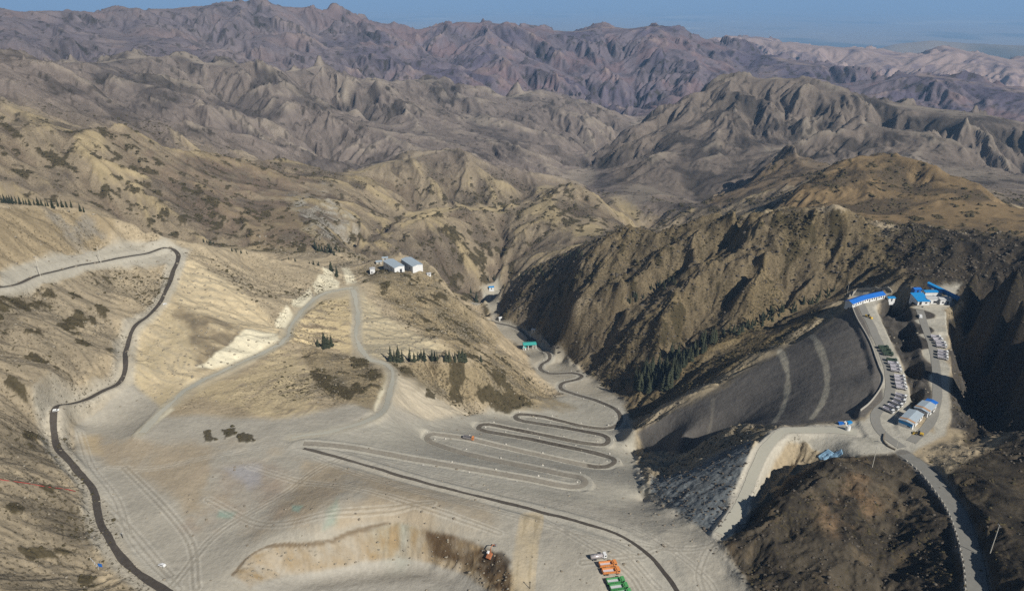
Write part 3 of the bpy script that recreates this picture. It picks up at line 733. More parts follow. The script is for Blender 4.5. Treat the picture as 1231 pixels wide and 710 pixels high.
# bare scree and made ground
cov = mix(cov, C(204, 186, 150), slope1 * (.75 + .25 * fine)); cov = mix(cov, C(172, 160, 134), slope1 * s01(.1, .7, -fine + .6 * n_mid) * .7)
cov = mix(cov, C(206, 190, 154), scree * .8); cov = mix(cov, C(146, 138, 118), scree * s01(0.1, .6, fine + .5 * n_mid) * .8)
cov = mix(cov, C(196, 184, 160), scree2 * .85)
cov = mix(cov, C(184, 168, 134), zone([(165,430),(200,375),(215,360),(232,400),(240,440),(230,470),(190,505),(150,480)], 0, 480, 8, 8) * s01(-.4, .3, n_sml + fine * .5) * .8)
cov = mix(cov, mix(one[..., None] * C(132, 118, 94), C(106, 96, 80), s01(-.1, .4, n_sml + .4 * n_mid)), zone([(208,362),(232,372),(300,400),(262,440),(240,444),(222,405)], 0, 520, 7, 12) * s01(-.7, .1, n_sml + .4 * n_mid) * .85)
cov = mix(cov, C(204, 184, 142), zone([(350,395),(385,362),(420,354),(424,400),(424,424),(400,420),(365,418),(345,412)], 0, 600, 4, 5) * s01(-.5, .3, fine + .4 * n_sml) * .85)
cov = mix(cov, C(138, 122, 98), zone([(350,395),(385,362),(420,354),(424,400),(424,424),(400,420),(365,418),(345,412)], 0, 600, 4, 5) * s01(.1, .6, -fine + .4 * n_sml) * .8)
cov = mix(cov, C(192, 174, 136), zone([(225,475),(290,447),(342,416),(366,430),(376,462),(388,504),(330,508),(262,484)], 0, 520, 6, 7) * s01(-.4, .4, fine + .6 * n_sml) * .75)
grav = C(171, 165, 149)
pw = np.clip(plat, 0, 1)
cov = mix(cov, C(169, 162, 146), pw)
cov = mix(cov, C(168, 152, 126), zone([(190,530),(330,535),(420,556),(520,590),(600,612),(600,640),(440,628),(330,650),(240,645),(215,600),(130,560),(95,535),(120,520)], 0, 420, 10, 10) * s01(-.35, .35, n_mid + .5 * n_sml) * .8)
cov = mix(cov, C(154, 138, 120), zone([(200,560),(330,560),(400,600),(300,650),(215,640)], 0, 420, 14, 10) * s01(-.2, .4, -n_mid + .4 * n_sml) * .75)
cov = mix(cov, C(188, 168, 132), zone([(95,525),(118,525),(120,545),(98,545)], 0, 420, 6, 5) * .7)
cov = mix(cov, C(146, 166, 148), zone([(265,612),(285,615),(280,622),(262,620)], 0, 420, 3, 3) * .8 + zone([(350,607),(364,607),(358,615),(350,613)], 0, 420, 2, 2) * .8 + zone([(395,615),(408,600),(410,612),(402,630),(388,635)], 0, 420, 5, 6) * .5)
cov = mix(cov, C(170, 172, 176), zone([(268,560),(310,562),(312,580),(295,588),(272,566)], 0, 420, 6, 8) * .5)
cov = mix(cov, grav, hair * .9); cov = mix(cov, C(166, 161, 147), hair * s01(.1, .6, n_mid) * .5)
cov = mix(cov, C(180, 174, 158), terr); cov = mix(cov, C(150, 145, 130), terr * s01(.05, .5, n_sml) * .6)
cov = mix(cov, C(176, 170, 154), bench * .8); cov = mix(cov, C(182, 172, 148), roadp * .35)
cov = mix(cov, C(172, 164, 146), valley * .9)
for poly in ([(235,440),(262,424),(300,395),(333,400),(335,408),(300,428),(262,440)], [(330,385),(345,372),(352,378),(345,392),(332,392)], [(352,362),(372,342),(378,352),(368,366),(352,372)], [(375,340),(392,322),(408,340),(405,347),(380,350)], [(412,322),(420,322),(430,340),(416,342)], [(462,470),(466,452),(460,450),(452,485),(450,497)], [(182,510),(205,488),(210,492),(190,508)]):
    cov = mix(cov, C(224, 214, 184), zone(poly, 0, 640, 2, 2) * .9)
pitz = zone([(277,690),(300,668),(330,655),(380,652),(430,637),(480,629),(520,636),(570,651),(600,668),(618,690),(622,714),(320,714),(285,700)], 0, 300, 2, 2)
rim_ = zone([(277,690),(300,668),(330,655),(380,652),(430,637),(480,629),(520,636),(570,651),(600,668),(618,690),(622,714),(600,712),(580,690),(545,672),(520,662),(480,654),(430,664),(380,675),(330,682),(300,698)], 0, 300, 4, 4)
cov = mix(cov, C(172, 166, 152), pitz); cov = mix(cov, C(150, 166, 150), pitz * s01(.15, .5, n_mid) * .4); cov = mix(cov, C(156, 136, 104), rimz * np.clip(.68 + .7 * fbm(X / 5.0 + 1.2 * NWX, Y / 3.0, 4, 72), 0, 1))
cov = mix(cov, C(98, 80, 58), zone([(510,633),(570,648),(600,665),(618,690),(620,714),(600,712),(580,692),(555,676),(520,664)], 0, 300, 3, 4) * np.clip(.75 + .8 * fbm(X / 4 + 1.2 * NWX, Y / 2.5, 4, 73), 0, 1))
cov = mix(cov, C(104, 86, 62), (1 - s01(.05, .4, rimline + NWX * .8)) * .7)
cov = mix(cov, C(70, 58, 44), zone([(578,672),(604,662),(616,675),(606,690),(585,690)], 0, 300, 3, 3) * .8)
# west slopes
zw = zone([(0,355),(60,340),(130,325),(140,420),(60,475),(40,520),(110,640),(120,714),(-150,714),(-150,380)], 0, 520, 6, 6)
cov = mix(cov, mix(one[..., None] * C(148, 135, 112), C(116, 106, 88), s01(-.1, .4, n_mid)), zw * .9 * (1 - bench) * (1 - .8 * plat))
zh = zone([(0,248),(60,250),(110,260),(140,266),(140,285),(60,305),(0,322),(-120,340),(-120,245)], 0, 560, 3, 3)
cov = mix(cov, C(150, 134, 106), zh * .9)
cov = mix(cov, C(126, 124, 118), zone([(50,250),(110,258),(128,285),(100,300),(70,280)], 0, 560, 5, 8) * s01(-.1, .4, n_sml) * .6)
cov = mix(cov, C(156, 152, 140), zone([(345,240),(375,225),(400,240),(428,270),(425,292),(395,285),(370,262)], 720, 1000, 8, 14) * s01(-.3, .5, n_sml + .5 * fine) * .7)
zhb = zone([(470,430),(560,440),(600,420),(620,440),(660,475),(690,490),(600,495),(560,480),(500,470)], 0, 640, 6, 6) + zone([(430,320),(515,325),(560,370),(600,410),(560,430),(510,400),(450,350)], 0, 680, 6, 6) + zone([(362,420),(440,430),(466,450),(450,495),(400,480),(375,455)], 0, 520, 4, 5)
zhb = np.clip(zhb, 0, 1)
cov = mix(cov, mix(one[..., None] * C(144, 129, 100), C(118, 108, 88), s01(-.1, .4, n_sml + .4 * n_mid)), zhb * .85)
# juniper mats and dry scrub: dark patches in the grass
BLOB = fbm(X / 4.0, Y / 4.0, 3, 333)
patch = fbm(X / 9.0 + 3, Y / 9.0, 2, 301) + .25 * fbm(X / 2.2, Y / 2.2, 2, 303)
patch2 = fbm(X / 60.0, Y / 60.0, 2, 302)
wsh = np.clip(oc * s01(1090, 1000, D_g * one) * .9 + z4 + z5 * .6 + zw * .35 + zhb * .7, 0, 1) * (1 - terr) * (1 - fan1)
shr = s01(.36, .46, patch + .35 * patch2 - .25 * (1 - wsh)) * (wsh > .05)
graded_all = np.clip(np.maximum.reduce([plat, hair, terr, rroad, bench, roadp, valley, slope1, scree, fan1, fan2, scree2]), 0, 1)
shr = shr * (1 - graded_all)
for poly in ([(372,448),(392,452),(408,466),(420,466),(432,458),(436,470),(418,482),(400,474),(380,462)], [(420,430),(440,428),(442,440),(426,446)], [(572,478),(590,462),(612,474),(640,486),(590,497)], [(515,470),(524,476),(522,484),(512,478)], [(242,520),(252,516),(260,526),(246,530)], [(266,514),(280,512),(282,522),(270,528)], [(288,524),(308,526),(308,532),(290,532)], [(75,382),(95,372),(102,385),(85,394)], [(102,376),(112,374),(112,388),(104,386)], [(118,368),(130,372),(128,386),(118,382)],
             [(25,515),(60,520),(50,528),(28,525)], [(20,655),(60,660),(70,668),(40,672)]):
    shr = np.maximum(shr, s01(.42, .58, zone(poly, 0, 640, 8, 5) + .5 * BLOB))
far_shr = s01(.38, .5, fbm(AZ * 160, UU * 130, 3, 305) + .35 * n_far) * lD(1000, 1150) * (1 - lD(3200, 3800)) * .75
cov = mix(cov, C(74, 66, 46), np.clip(shr, 0, 1) * .9)
cov = mix(cov, C(66, 60, 52), np.clip(far_shr + outc * .45 * s01(.0, .4, -n_far2 + n_far), 0, 1))
# streaks of stones down the slopes, small mottling
cov = cov * (1 + .16 * fine * steep * (1 - .7 * graded_all) + .14 * n_sml * (1 - lD(1200, 2500)) * (1 - .5 * graded_all) + .10 * n_far2 * lD(800, 1600))[..., None]
# road verges
def strip(d, w, s=1.0): return 1 - smoothstep(w - s, w + s, d + NWX * 1.2)
cov = mix(cov, C(178, 171, 154), strip(dist["west"], 5.0, 1.6) * .75); cov = mix(cov, C(182, 176, 160), strip(dist["haul"], 7.0, 2.5) * .6)
cov = mix(cov, C(178, 170, 148), strip(dist["pale"], 3.2, 1.6) * .8); cov = mix(cov, C(178, 170, 150), strip(dist["pale2"], 3.2, 1.6) * .8)
cov = mix(cov, C(186, 179, 162), strip(dist["t3"], 5.0, 1.0)); cov = mix(cov, C(176, 170, 154), strip(dist["zig"], 4.0, .8) * .8)
cov = mix(cov, C(128, 120, 104), (1 - s01(.25, .55, ruts)) * .45 * (.6 + .4 * n_mid))
cov = mix(cov, C(204, 197, 180), (1 - s01(.2, .5, np.abs(ruts - .9))) * .35 * plat)
cov = mix(cov, C(120, 116, 108), strip(dist["right"], 4.2, .6)); cov = mix(cov, C(170, 164, 148), strip(dist["valley"], 5, 1.5))
cov = mix(cov, C(172, 164, 144), strip(trk, 1.5, .5) * .9); cov = mix(cov, C(136, 129, 116), strip(trk2, 1.0, .4) * .7)
cov = mix(cov, C(190, 172, 138), strip(lane, 4.8, 1.3) * .85 * (.8 + .4 * n_sml)); cov = mix(cov, C(160, 146, 118), strip(np.abs(lane - 2.2), .5, .3) * .7)
Z = Z + np.clip(shr, 0, 1) * (.35 + .35 * np.abs(fbm(X / 1.2, Y / 1.2, 2, 310))) * (1 - lD(1100, 1300))
cov = np.clip(cov, 0.01, 0.85).astype(np.float32)
SCRUB = np.clip((.35 + .5 * n_mid + .3 * ridge * -1) * (1 - lD(1500, 3000)), 0, 1) * (1 - graded_all)
SCRUB = np.clip(SCRUB + .35 * z5 + .18 * z7 + .3 * z6 + .12 * zw + .35 * zhb + .7 * zone([(208,362),(232,372),(300,400),(262,440),(240,444),(222,405)], 0, 520, 7, 12), 0, 1) * np.clip(1 - graded_all - .8 * slope1 * 0, 0, 1)
cov = np.concatenate([cov, SCRUB[..., None]], -1).astype(np.float32)
print("cover", round(time.time() - T0, 1))

def principled(name, col, rough=0.8, metal=0.0, spec=0.3):
    m = bpy.data.materials.new(name); m.use_nodes = True
    b = m.node_tree.nodes["Principled BSDF"]
    b.inputs["Base Color"].default_value = (*col, 1); b.inputs["Roughness"].default_value = rough
    b.inputs["Metallic"].default_value = metal; b.inputs["Specular IOR Level"].default_value = spec
    return m
def earth_material():
    m = principled("weathered earth", (.3, .3, .3), .95, 0, .08); nt = m.node_tree; N = nt.nodes.new; K = nt.links.new
    b = nt.nodes["Principled BSDF"]
    at_ = N("ShaderNodeAttribute"); at_.attribute_name = "albedo"
    tc_ = N("ShaderNodeTexCoord")
    n1 = N("ShaderNodeTexNoise"); n1.inputs["Scale"].default_value = .55; n1.inputs["Detail"].default_value = 5; n1.inputs["Roughness"].default_value = .7
    n2 = N("ShaderNodeTexNoise"); n2.inputs["Scale"].default_value = .07; n2.inputs["Detail"].default_value = 6; n2.inputs["Roughness"].default_value = .65
    for n in (n1, n2): K(tc_.outputs["Object"], n.inputs["Vector"])
    r1 = N("ShaderNodeMapRange"); r1.inputs[1].default_value = .3; r1.inputs[2].default_value = .7; r1.inputs[3].default_value = .72; r1.inputs[4].default_value = 1.24
    r2 = N("ShaderNodeMapRange"); r2.inputs[1].default_value = .3; r2.inputs[2].default_value = .7; r2.inputs[3].default_value = .84; r2.inputs[4].default_value = 1.14
    K(n1.outputs["Fac"], r1.inputs[0]); K(n2.outputs["Fac"], r2.inputs[0])
    mu = N("ShaderNodeMath"); mu.operation = 'MULTIPLY'; K(r1.outputs[0], mu.inputs[0]); K(r2.outputs[0], mu.inputs[1])
    vm = N("ShaderNodeVectorMath"); vm.operation = 'SCALE'; K(at_.outputs["Color"], vm.inputs[0]); af = N("ShaderNodeMapRange"); K(at_.outputs["Alpha"], af.inputs[0]); af.inputs[2].default_value = .4; af.inputs[3].default_value = .4; af.inputs[4].default_value = 1.0
    sb = N("ShaderNodeMath"); sb.operation = 'SUBTRACT'; K(mu.outputs[0], sb.inputs[0]); sb.inputs[1].default_value = 1.0
    ma = N("ShaderNodeMath"); ma.operation = 'MULTIPLY_ADD'; K(sb.outputs[0], ma.inputs[0]); K(af.outputs[0], ma.inputs[1]); ma.inputs[2].default_value = 1.0
    K(ma.outputs[0], vm.inputs["Scale"])
    n3 = N("ShaderNodeTexNoise"); n3.inputs["Scale"].default_value = .8; n3.inputs["Detail"].default_value = 2; K(tc_.outputs["Object"], n3.inputs["Vector"])
    sp = N("ShaderNodeMath"); sp.operation = 'MULTIPLY_ADD'; K(at_.outputs["Alpha"], sp.inputs[0]); sp.inputs[1].default_value = .16; K(n3.outputs["Fac"], sp.inputs[2])
    sr = N("ShaderNodeMapRange"); sr.inputs[1].default_value = .66; sr.inputs[2].default_value = .70; sr.inputs[4].default_value = .75; K(sp.outputs[0], sr.inputs[0])
    a3 = N('ShaderNodeMath'); a3.operation = 'MULTIPLY'; a3.use_clamp = True; K(at_.outputs['Alpha'], a3.inputs[0]); a3.inputs[1].default_value = 4.0
    sm = N('ShaderNodeMath'); sm.operation = 'MULTIPLY'; K(sr.outputs[0], sm.inputs[0]); K(a3.outputs[0], sm.inputs[1])
    mx = N("ShaderNodeMixRGB"); K(sm.outputs[0], mx.inputs[0]); K(vm.outputs[0], mx.inputs[1]); mx.inputs[2].default_value = (*srgb(78, 70, 52), 1)
    K(mx.outputs[0], b.inputs["Base Color"])
    bp = N("ShaderNodeBump"); bs = N("ShaderNodeMath"); bs.operation = "MULTIPLY"; K(af.outputs[0], bs.inputs[0]); bs.inputs[1].default_value = .42; K(bs.outputs[0], bp.inputs["Strength"]); bp.inputs["Distance"].default_value = .9
    K(n1.outputs["Fac"], bp.inputs["Height"]); 
    b2 = N("ShaderNodeBump"); b2.inputs["Strength"].default_value = .3; b2.inputs["Distance"].default_value = 4.0
    K(n2.outputs["Fac"], b2.inputs["Height"]); K(bp.outputs[0], b2.inputs["Normal"]); K(b2.outputs[0], b.inputs["Normal"])
    return m
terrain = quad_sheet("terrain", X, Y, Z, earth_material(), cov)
tag(terrain, "bare brown mountains, graded plateau and far hazy plain", None, None, 'structure')
print("terrain", round(time.time() - T0, 1))

def road_material(name, dark, pale, scale=.6):
    m = principled(name, dark, .9, 0, .15); nt = m.node_tree; N = nt.nodes.new; K = nt.links.new
    b = nt.nodes["Principled BSDF"]; tc_ = N("ShaderNodeTexCoord")
    n = N("ShaderNodeTexNoise"); n.inputs["Scale"].default_value = scale; n.inputs["Detail"].default_value = 5; K(tc_.outputs["Object"], n.inputs["Vector"])
    a = N("ShaderNodeAttribute"); a.attribute_name = "wear"
    ad = N("ShaderNodeMath"); ad.operation = 'MULTIPLY_ADD'; K(n.outputs["Fac"], ad.inputs[0]); ad.inputs[1].default_value = .7; K(a.outputs["Fac"], ad.inputs[2])
    rm = N("ShaderNodeMapRange"); rm.inputs[1].default_value = .2; rm.inputs[2].default_value = 1.2; K(ad.outputs[0], rm.inputs[0])
    mx = N("ShaderNodeMixRGB"); mx.inputs[1].default_value = (*dark, 1); mx.inputs[2].default_value = (*pale, 1); K(rm.outputs[0], mx.inputs[0])
    K(mx.outputs[0], b.inputs["Base Color"])
    return m
m_as = road_material("damp dark road", srgb(66, 60, 54), srgb(112, 104, 92))
m_zig = road_material("packed brown road", srgb(70, 62, 52), srgb(160, 152, 136))
m_con = road_material("grey road", srgb(120, 118, 110), srgb(150, 146, 136))
m_gra = road_material("pale gravel road", srgb(160, 157, 142), srgb(186, 181, 163))
ribbon("road", lines["west"], 2.7, .14, m_as, .3, lambda f: 0.1 + .35 * max(0, 1 - f * 4), "dark winding road on the pale western bench")
ribbon("road", lines["haul"], 1.5, .14, m_as, .25, lambda f: .45 - .45 * f, "dark straight road across the pale plateau")
ribbon("road", lines["zig"], 3.0, .16, m_zig, .2, lambda f: (.6 if f < .33 else .02 + .15 * math.sin(f * 40) ** 2), "brown hairpin road zigzagging down the pale slope")
ribbon("road", lines["right"], 6.2, .14, m_con, .12, lambda f: .3, "grey road edged with kerb blocks above dark fill slope")
ribbon("road", lines["pale"], 2.7, .12, m_gra, .8, lambda f: .55 + .3 * math.sin(f * 23) * math.sin(f * 9), "pale gravel road cut along the tan slope")
ribbon("road", lines["pale2"], 2.7, .11, m_gra, .8, lambda f: .55 + .3 * math.sin(f * 19) * math.sin(f * 7), "pale gravel road dropping past the spruce row")
ribbon("road", lines["t3"], 4.4, .12, m_gra, .4, lambda f: .8, "pale dirt road curving down beside the spoil fan")
ribbon("road", lines["t2"], 4.2, .12, m_con, .2, lambda f: .5, "grey road along the upper narrow terrace")
ribbon("road", lines["t1"], 4.6, .12, m_con, .2, lambda f: .55, "grey road along the terrace of parked trucks")

# ------------------------------------------------------------------ air
zb, zt = float(Z.min()) - 1.0, max(CAM_Z, float(Z.max())) + 12.0
HX = 170000.0
bm = bmesh.new(); bmesh.ops.create_cube(bm, size=1.0)
for v in bm.verts: v.co = Vector((v.co.x * 2 * HX, v.co.y * 2 * HX, zb + (v.co.z + .5) * (zt - zb)))
me = bpy.data.meshes.new("haze"); bm.to_mesh(me); bm.free()
haze = bpy.data.objects.new("haze", me); COL.objects.link(haze); tag(haze, "thin blue haze over the mountains", None, None, 'stuff')
hm = bpy.data.materials.new("thin air"); hm.use_nodes = True; hm.node_tree.nodes.clear()
pv = hm.node_tree.nodes.new("ShaderNodeVolumePrincipled"); ho = hm.node_tree.nodes.new("ShaderNodeOutputMaterial")
pv.inputs["Color"].default_value = (.38, .64, 1.0, 1); pv.inputs["Density"].default_value = 8.0e-5; pv.inputs["Anisotropy"].default_value = 0.0
hm.node_tree.links.new(pv.outputs[0], ho.inputs["Volume"]); me.materials.append(hm)
# ------------------------------------------------------------------ small builders
MATS = {}
def paint(name, col, rough=.5, metal=0.0, spec=.4, dirt=.35):
    """plain paint or sheet metal with a dusty, uneven surface"""
    if name in MATS: return MATS[name]
    m = principled(name, col, rough, metal, spec); nt = m.node_tree; N = nt.nodes.new; K = nt.links.new
    b = nt.nodes["Principled BSDF"]; tc_ = N("ShaderNodeTexCoord")
    n = N("ShaderNodeTexNoise"); n.inputs["Scale"].default_value = 1.3; n.inputs["Detail"].default_value = 6; n.inputs["Roughness"].default_value = .7
    K(tc_.outputs["Object"], n.inputs["Vector"])
    r = N("ShaderNodeMapRange"); r.inputs[1].default_value = .4; r.inputs[2].default_value = .75; r.inputs[4].default_value = dirt; K(n.outputs["Fac"], r.inputs[0])
    mx = N("ShaderNodeMixRGB"); K(r.outputs[0], mx.inputs[0]); mx.inputs[1].default_value = (*col, 1); mx.inputs[2].default_value = (*srgb(158, 146, 124), 1)
    K(mx.outputs[0], b.inputs["Base Color"])
    MATS[name] = m
    return m
M_WHITE = paint("white sheet wall", srgb(236, 236, 232), .6); M_BLUE = paint("blue roof sheet", srgb(20, 110, 200), .45, dirt=.15); M_TEAL = paint("light blue roof sheet", srgb(20, 140, 205), .45, dirt=.15)
M_GREEN = paint("sea green roof sheet", srgb(60, 175, 165), .5, dirt=.2); M_GREYROOF = paint("pale grey roof sheet", srgb(172, 186, 194), .5); M_LGREY = paint("weathered pale roof", srgb(196, 196, 194), .6)
M_DARK = paint("dark opening", srgb(46, 50, 56), .4, dirt=.1); M_GLASS = paint("dark glass", srgb(30, 36, 44), .12, spec=.6, dirt=.08); M_TYRE = paint("tyre rubber", srgb(34, 33, 32), .85)
M_ORANGE = paint("orange paint", srgb(226, 140, 68), .5, dirt=.45); M_GRN = paint("green paint", srgb(58, 150, 80), .5, dirt=.4); M_YEL = paint("yellow paint", srgb(214, 176, 60), .5)
M_STEEL = paint("worn steel", srgb(150, 146, 148), .45, .3); M_BED = paint("pale worn steel bed", srgb(206, 203, 208), .5, .2); M_SILVER = paint("silver tank", srgb(205, 196, 192), .35, .3, dirt=.2)
M_CONC = paint("pale concrete", srgb(186, 180, 166), .9); M_POLE = paint("pale concrete pole", srgb(206, 200, 184), .8); M_RED = paint("red pipe paint", srgb(178, 70, 62), .5, dirt=.15)
M_TARP = paint("light blue tarpaulin", srgb(158, 200, 226), .6); M_STONE = paint("pale stone", srgb(206, 200, 186), .9); M_ROCK = paint("grey brown rock", srgb(128, 118, 102), .95); M_BLACK = paint("black paint", srgb(28, 28, 30), .5, dirt=.2)
M_TAN = paint("tan plaster", srgb(178, 140, 104), .9); M_NAVY = paint("dark green paint", srgb(52, 78, 62), .6)

class MB:
    def __init__(s): s.bm = bmesh.new()
    def box(s, x0, x1, y0, y1, z0, z1, taper=0.0, shear=0.0, bevel=0.0):
        v = []
        for z, k in ((z0, 0), (z1, taper)):
            for x, y in ((x0 + k, y0 + k), (x1 - k, y0 + k), (x1 - k, y1 - k), (x0 + k, y1 - k)):
                v.append(s.bm.verts.new((x + (shear if z == z1 else 0), y, z)))
        f = [s.bm.faces.new([v[i] for i in q]) for q in ((3, 2, 1, 0), (4, 5, 6, 7), (0, 1, 5, 4), (1, 2, 6, 5), (2, 3, 7, 6), (3, 0, 4, 7))]
        if bevel: bmesh.ops.bevel(s.bm, geom=list({e for q in f for e in q.edges}), offset=bevel, segments=2, affect='EDGES', profile=.5)
        return s
    def prism(s, prof, a0, a1, axis='y'):
        """a closed outline swept along an axis; prof are (u, z) pairs, counter clockwise"""
        r = []
        for a in (a0, a1):
            r.append([s.bm.verts.new((u, a, z) if axis == 'y' else (a, u, z)) for u, z in prof])
        n = len(prof)
        s.bm.faces.new(r[0]); s.bm.faces.new(r[1][::-1])
        for i in range(n): s.bm.faces.new((r[0][i], r[0][(i + 1) % n], r[1][(i + 1) % n], r[1][i]))
        return s
    def tube(s, pts, rad, seg=8, r2=None):
        pts = [Vector(p) for p in pts]; rings = []
        for i, p in enumerate(pts):
            d = (pts[min(i + 1, len(pts) - 1)] - pts[max(i - 1, 0)]).normalized()
            a = d.orthogonal().normalized(); b = d.cross(a)
            rr = rad if r2 is None else rad + (r2 - rad) * i / max(1, len(pts) - 1)
            rings.append([s.bm.verts.new(p + (a * math.cos(k * 2 * math.pi / seg) + b * math.sin(k * 2 * math.pi / seg)) * rr) for k in range(seg)])
        for q, w in zip(rings[:-1], rings[1:]):
            for k in range(seg): s.bm.faces.new((q[k], q[(k + 1) % seg], w[(k + 1) % seg], w[k]))
        s.bm.faces.new(rings[0][::-1]); s.bm.faces.new(rings[-1])
        return s
    def build(s, name, mat, parent=None, smooth=False, loc=None):
        bmesh.ops.recalc_face_normals(s.bm, faces=s.bm.faces)
        me = bpy.data.meshes.new(name); s.bm.to_mesh(me); s.bm.free()
        if smooth:
            for p in me.polygons: p.use_smooth = True
        me.materials.append(mat)
        o = bpy.data.objects.new(name, me); COL.objects.link(o)
        if parent: o.parent = parent
        if loc: o.location = loc
        return o

def seat(o, x, y, heading, lx=2.0, ly=1.0, dz=0.0):
    """stand a thing on the ground with the tilt of the ground under it"""
    c, s_ = math.cos(heading), math.sin(heading)
    g = lambda a, b: ground(x + a * c - b * s_, y + a * s_ + b * c)
    f, k, l, r = g(lx, 0), g(-lx, 0), g(0, ly), g(0, -ly)
    ex = Vector((2 * lx * c, 2 * lx * s_, f - k)).normalized(); ey = Vector((-2 * ly * s_, 2 * ly * c, l - r)).normalized()
    ez = ex.cross(ey).normalized(); ey = ez.cross(ex)
    o.rotation_euler = Matrix((ex, ey, ez)).transposed().to_euler()
    o.location = (x, y, (f + k + l + r) / 4 + dz)
def heading_px(a, b):
    p, q = at(*a), at(*b); return math.atan2(q.y - p.y, q.x - p.x)
def low(x, y, r):
    return min(ground(x + r * math.cos(k), y + r * math.sin(k)) for k in np.linspace(0, 6.28, 9))

# ------------------------------------------------------------------ buildings
def shed(name, label, cat, x, y, rz, Lx, Wy, H, rise, m_wall, m_roof, over=.35, openings=(), group=None, base=None, mono=False):
    """a gabled or lean-to shed: length along x, ridge along x; openings are (side, position, width, height, sill, kind)"""
    z = (ground(x, y) if base is None else base)
    o = empty(name, (x, y, z), rz, label, cat, group)
    a, b = Lx / 2, Wy / 2
    w = MB()
    if mono: w.prism([(-b, -2.5), (b, -2.5), (b, H), (-b, H - rise)], -a, a, 'x')
    else: w.prism([(-b, -2.5), (b, -2.5), (b, H), (0, H + rise), (-b, H)], -a, a, 'x')
    w.build('wall', m_wall, o)
    t = .14; e = over
    if mono:
        sl = rise / Wy
        rf = MB().prism([(-b - e, H - rise - e * sl + .02), (b + e, H + e * sl + .02), (b + e, H + e * sl + t), (-b - e, H - rise - e * sl + t)], -a - e, a + e, 'x')
    else:
        sl = rise / b
        rf = MB().prism([(-b - e, H - e * sl + .02), (0, H + rise + .02), (b + e, H - e * sl + .02), (b + e, H - e * sl + t), (0, H + rise + t), (-b - e, H - e * sl + t)], -a - e, a + e, 'x')
    r_ = rf.build('roof', m_roof, o)
    for side, pos, ww, hh, sill, kind in openings:
        m = MB()
        if side == 'f': m.box(pos - ww / 2, pos + ww / 2, -b - .05, -b + .1, sill, sill + hh)
        elif side == 'k': m.box(pos - ww / 2, pos + ww / 2, b - .1, b + .05, sill, sill + hh)
        elif side == 'e': m.box(a - .1, a + .05, pos - ww / 2, pos + ww / 2, sill, sill + hh)
        else: m.box(-a - .05, -a + .1, pos - ww / 2, pos + ww / 2, sill, sill + hh)
        m.build(kind, M_DARK if kind == 'door' else M_GLASS, o)
    return o
def between(p, q):
    a, b = at(*p), at(*q); return (a + b) / 2, math.atan2(b.y - a.y, b.x - a.x), (b - a).length

# white sheds on the shelf: long sides run away from the camera, gable fronts lit
def white_shed(px, py, label, W, Lg, H, op):
    p = at(px, py); hd = math.atan2(p.y, p.x) + R(26)
    c = Vector((p.x + math.cos(hd) * Lg / 2, p.y + math.sin(hd) * Lg / 2))
    return shed('white_shed', label, 'shed', c.x, c.y, hd, Lg, W, H, .9, M_WHITE, M_GREYROOF, openings=op, group='white sheds on the shelf above the valley', base=p.z - .3)
s1 = white_shed(480.5, 327.0, "white shed with a door in its lit gable, left of the pair on the shelf", 9.2, 21, 5.0, [('w', -1.2, 2.0, 3.0, 0, 'door'), ('k', -4, 2.2, 1.4, 1.6, 'window'), ('k', 3, 2.2, 1.4, 1.6, 'window')])
s2 = white_shed(502.5, 326.0, "white metal shed with a blank tall gable, right of the pair on the shelf", 9.4, 22, 5.6, [('k', -5, 2.2, 1.4, 1.6, 'window'), ('k', 3, 2.2, 1.4, 1.6, 'window'), ('k', 7, 1.6, 2.4, .1, 'door')])
p = at(490, 317); shed('white_annex', "small white annex between the two big white sheds", 'shed', p.x, p.y, math.atan2(p.y, p.x) + R(26), 7, 5, 3.6, .5, M_WHITE, M_GREYROOF, openings=[('w', 0, 1.2, 2, 0, 'door')])
p = at(448, 328); shed('white_cabin', "little white cabin standing alone left of the big sheds", 'cabin', p.x, p.y, math.atan2(p.y, p.x), 3.6, 4.2, 4.2, .4, M_WHITE, M_LGREY, openings=[('w', .6, .9, 1.9, 0, 'door')])
for x, y, lb in ((455.5, 316.5, "grey roofed shack behind the little cabin, left of the white sheds"), (463, 312, "small grey shack at the back corner of the left white shed")):
    p = at(x, y); shed('grey_shack', lb, 'shack', p.x, p.y, random.uniform(0, 1), 5, 3.6, 2.2, .4, M_CONC, M_GREYROOF, openings=[('f', 0, .9, 1.8, 0, 'door')])
p = at(515.5, 330.5); shed('white_cabin', "tiny white cabin right of the big white sheds, by the path", 'cabin', p.x, p.y, .3, 3.2, 2.6, 1.9, .3, M_WHITE, M_LGREY, openings=[('f', 0, .8, 1.6, 0, 'door')])

# checkpoint in the valley
p = at(638, 418); o = empty('checkpoint_canopy', (p.x, p.y, p.z), R(8), "sea green roofed checkpoint canopy spanning the valley road", 'canopy')
MB().prism([(-3.4, 4.6), (3.4, 4.6), (3.4, 4.9), (0, 5.7), (-3.4, 4.9)], -7.4, 5.0, 'x').build('roof', M_GREEN, o)
for xx in (-7, -2.6, 1.6, 4.6):
    for yy in (-2.6, 2.6): MB().box(xx - .2, xx + .2, yy - .2, yy + .2, -1.2, 4.6).build('post', M_WHITE, o)
MB().box(-7.0, -5.6, -1.2, 1.2, -.8, 3.0).build('booth', M_WHITE, o); MB().box(-7.04, -6.9, -.9, .9, 1.2, 2.2).build('window', M_GLASS, o)
p = at(630.2, 420); shed('guard_hut', "white guard hut at the left end of the green checkpoint", 'hut', p.x, p.y, .1, 3.0, 2.6, 2.6, .4, M_WHITE, M_GREEN, openings=[('f', 0, .9, 1.9, 0, 'door')])
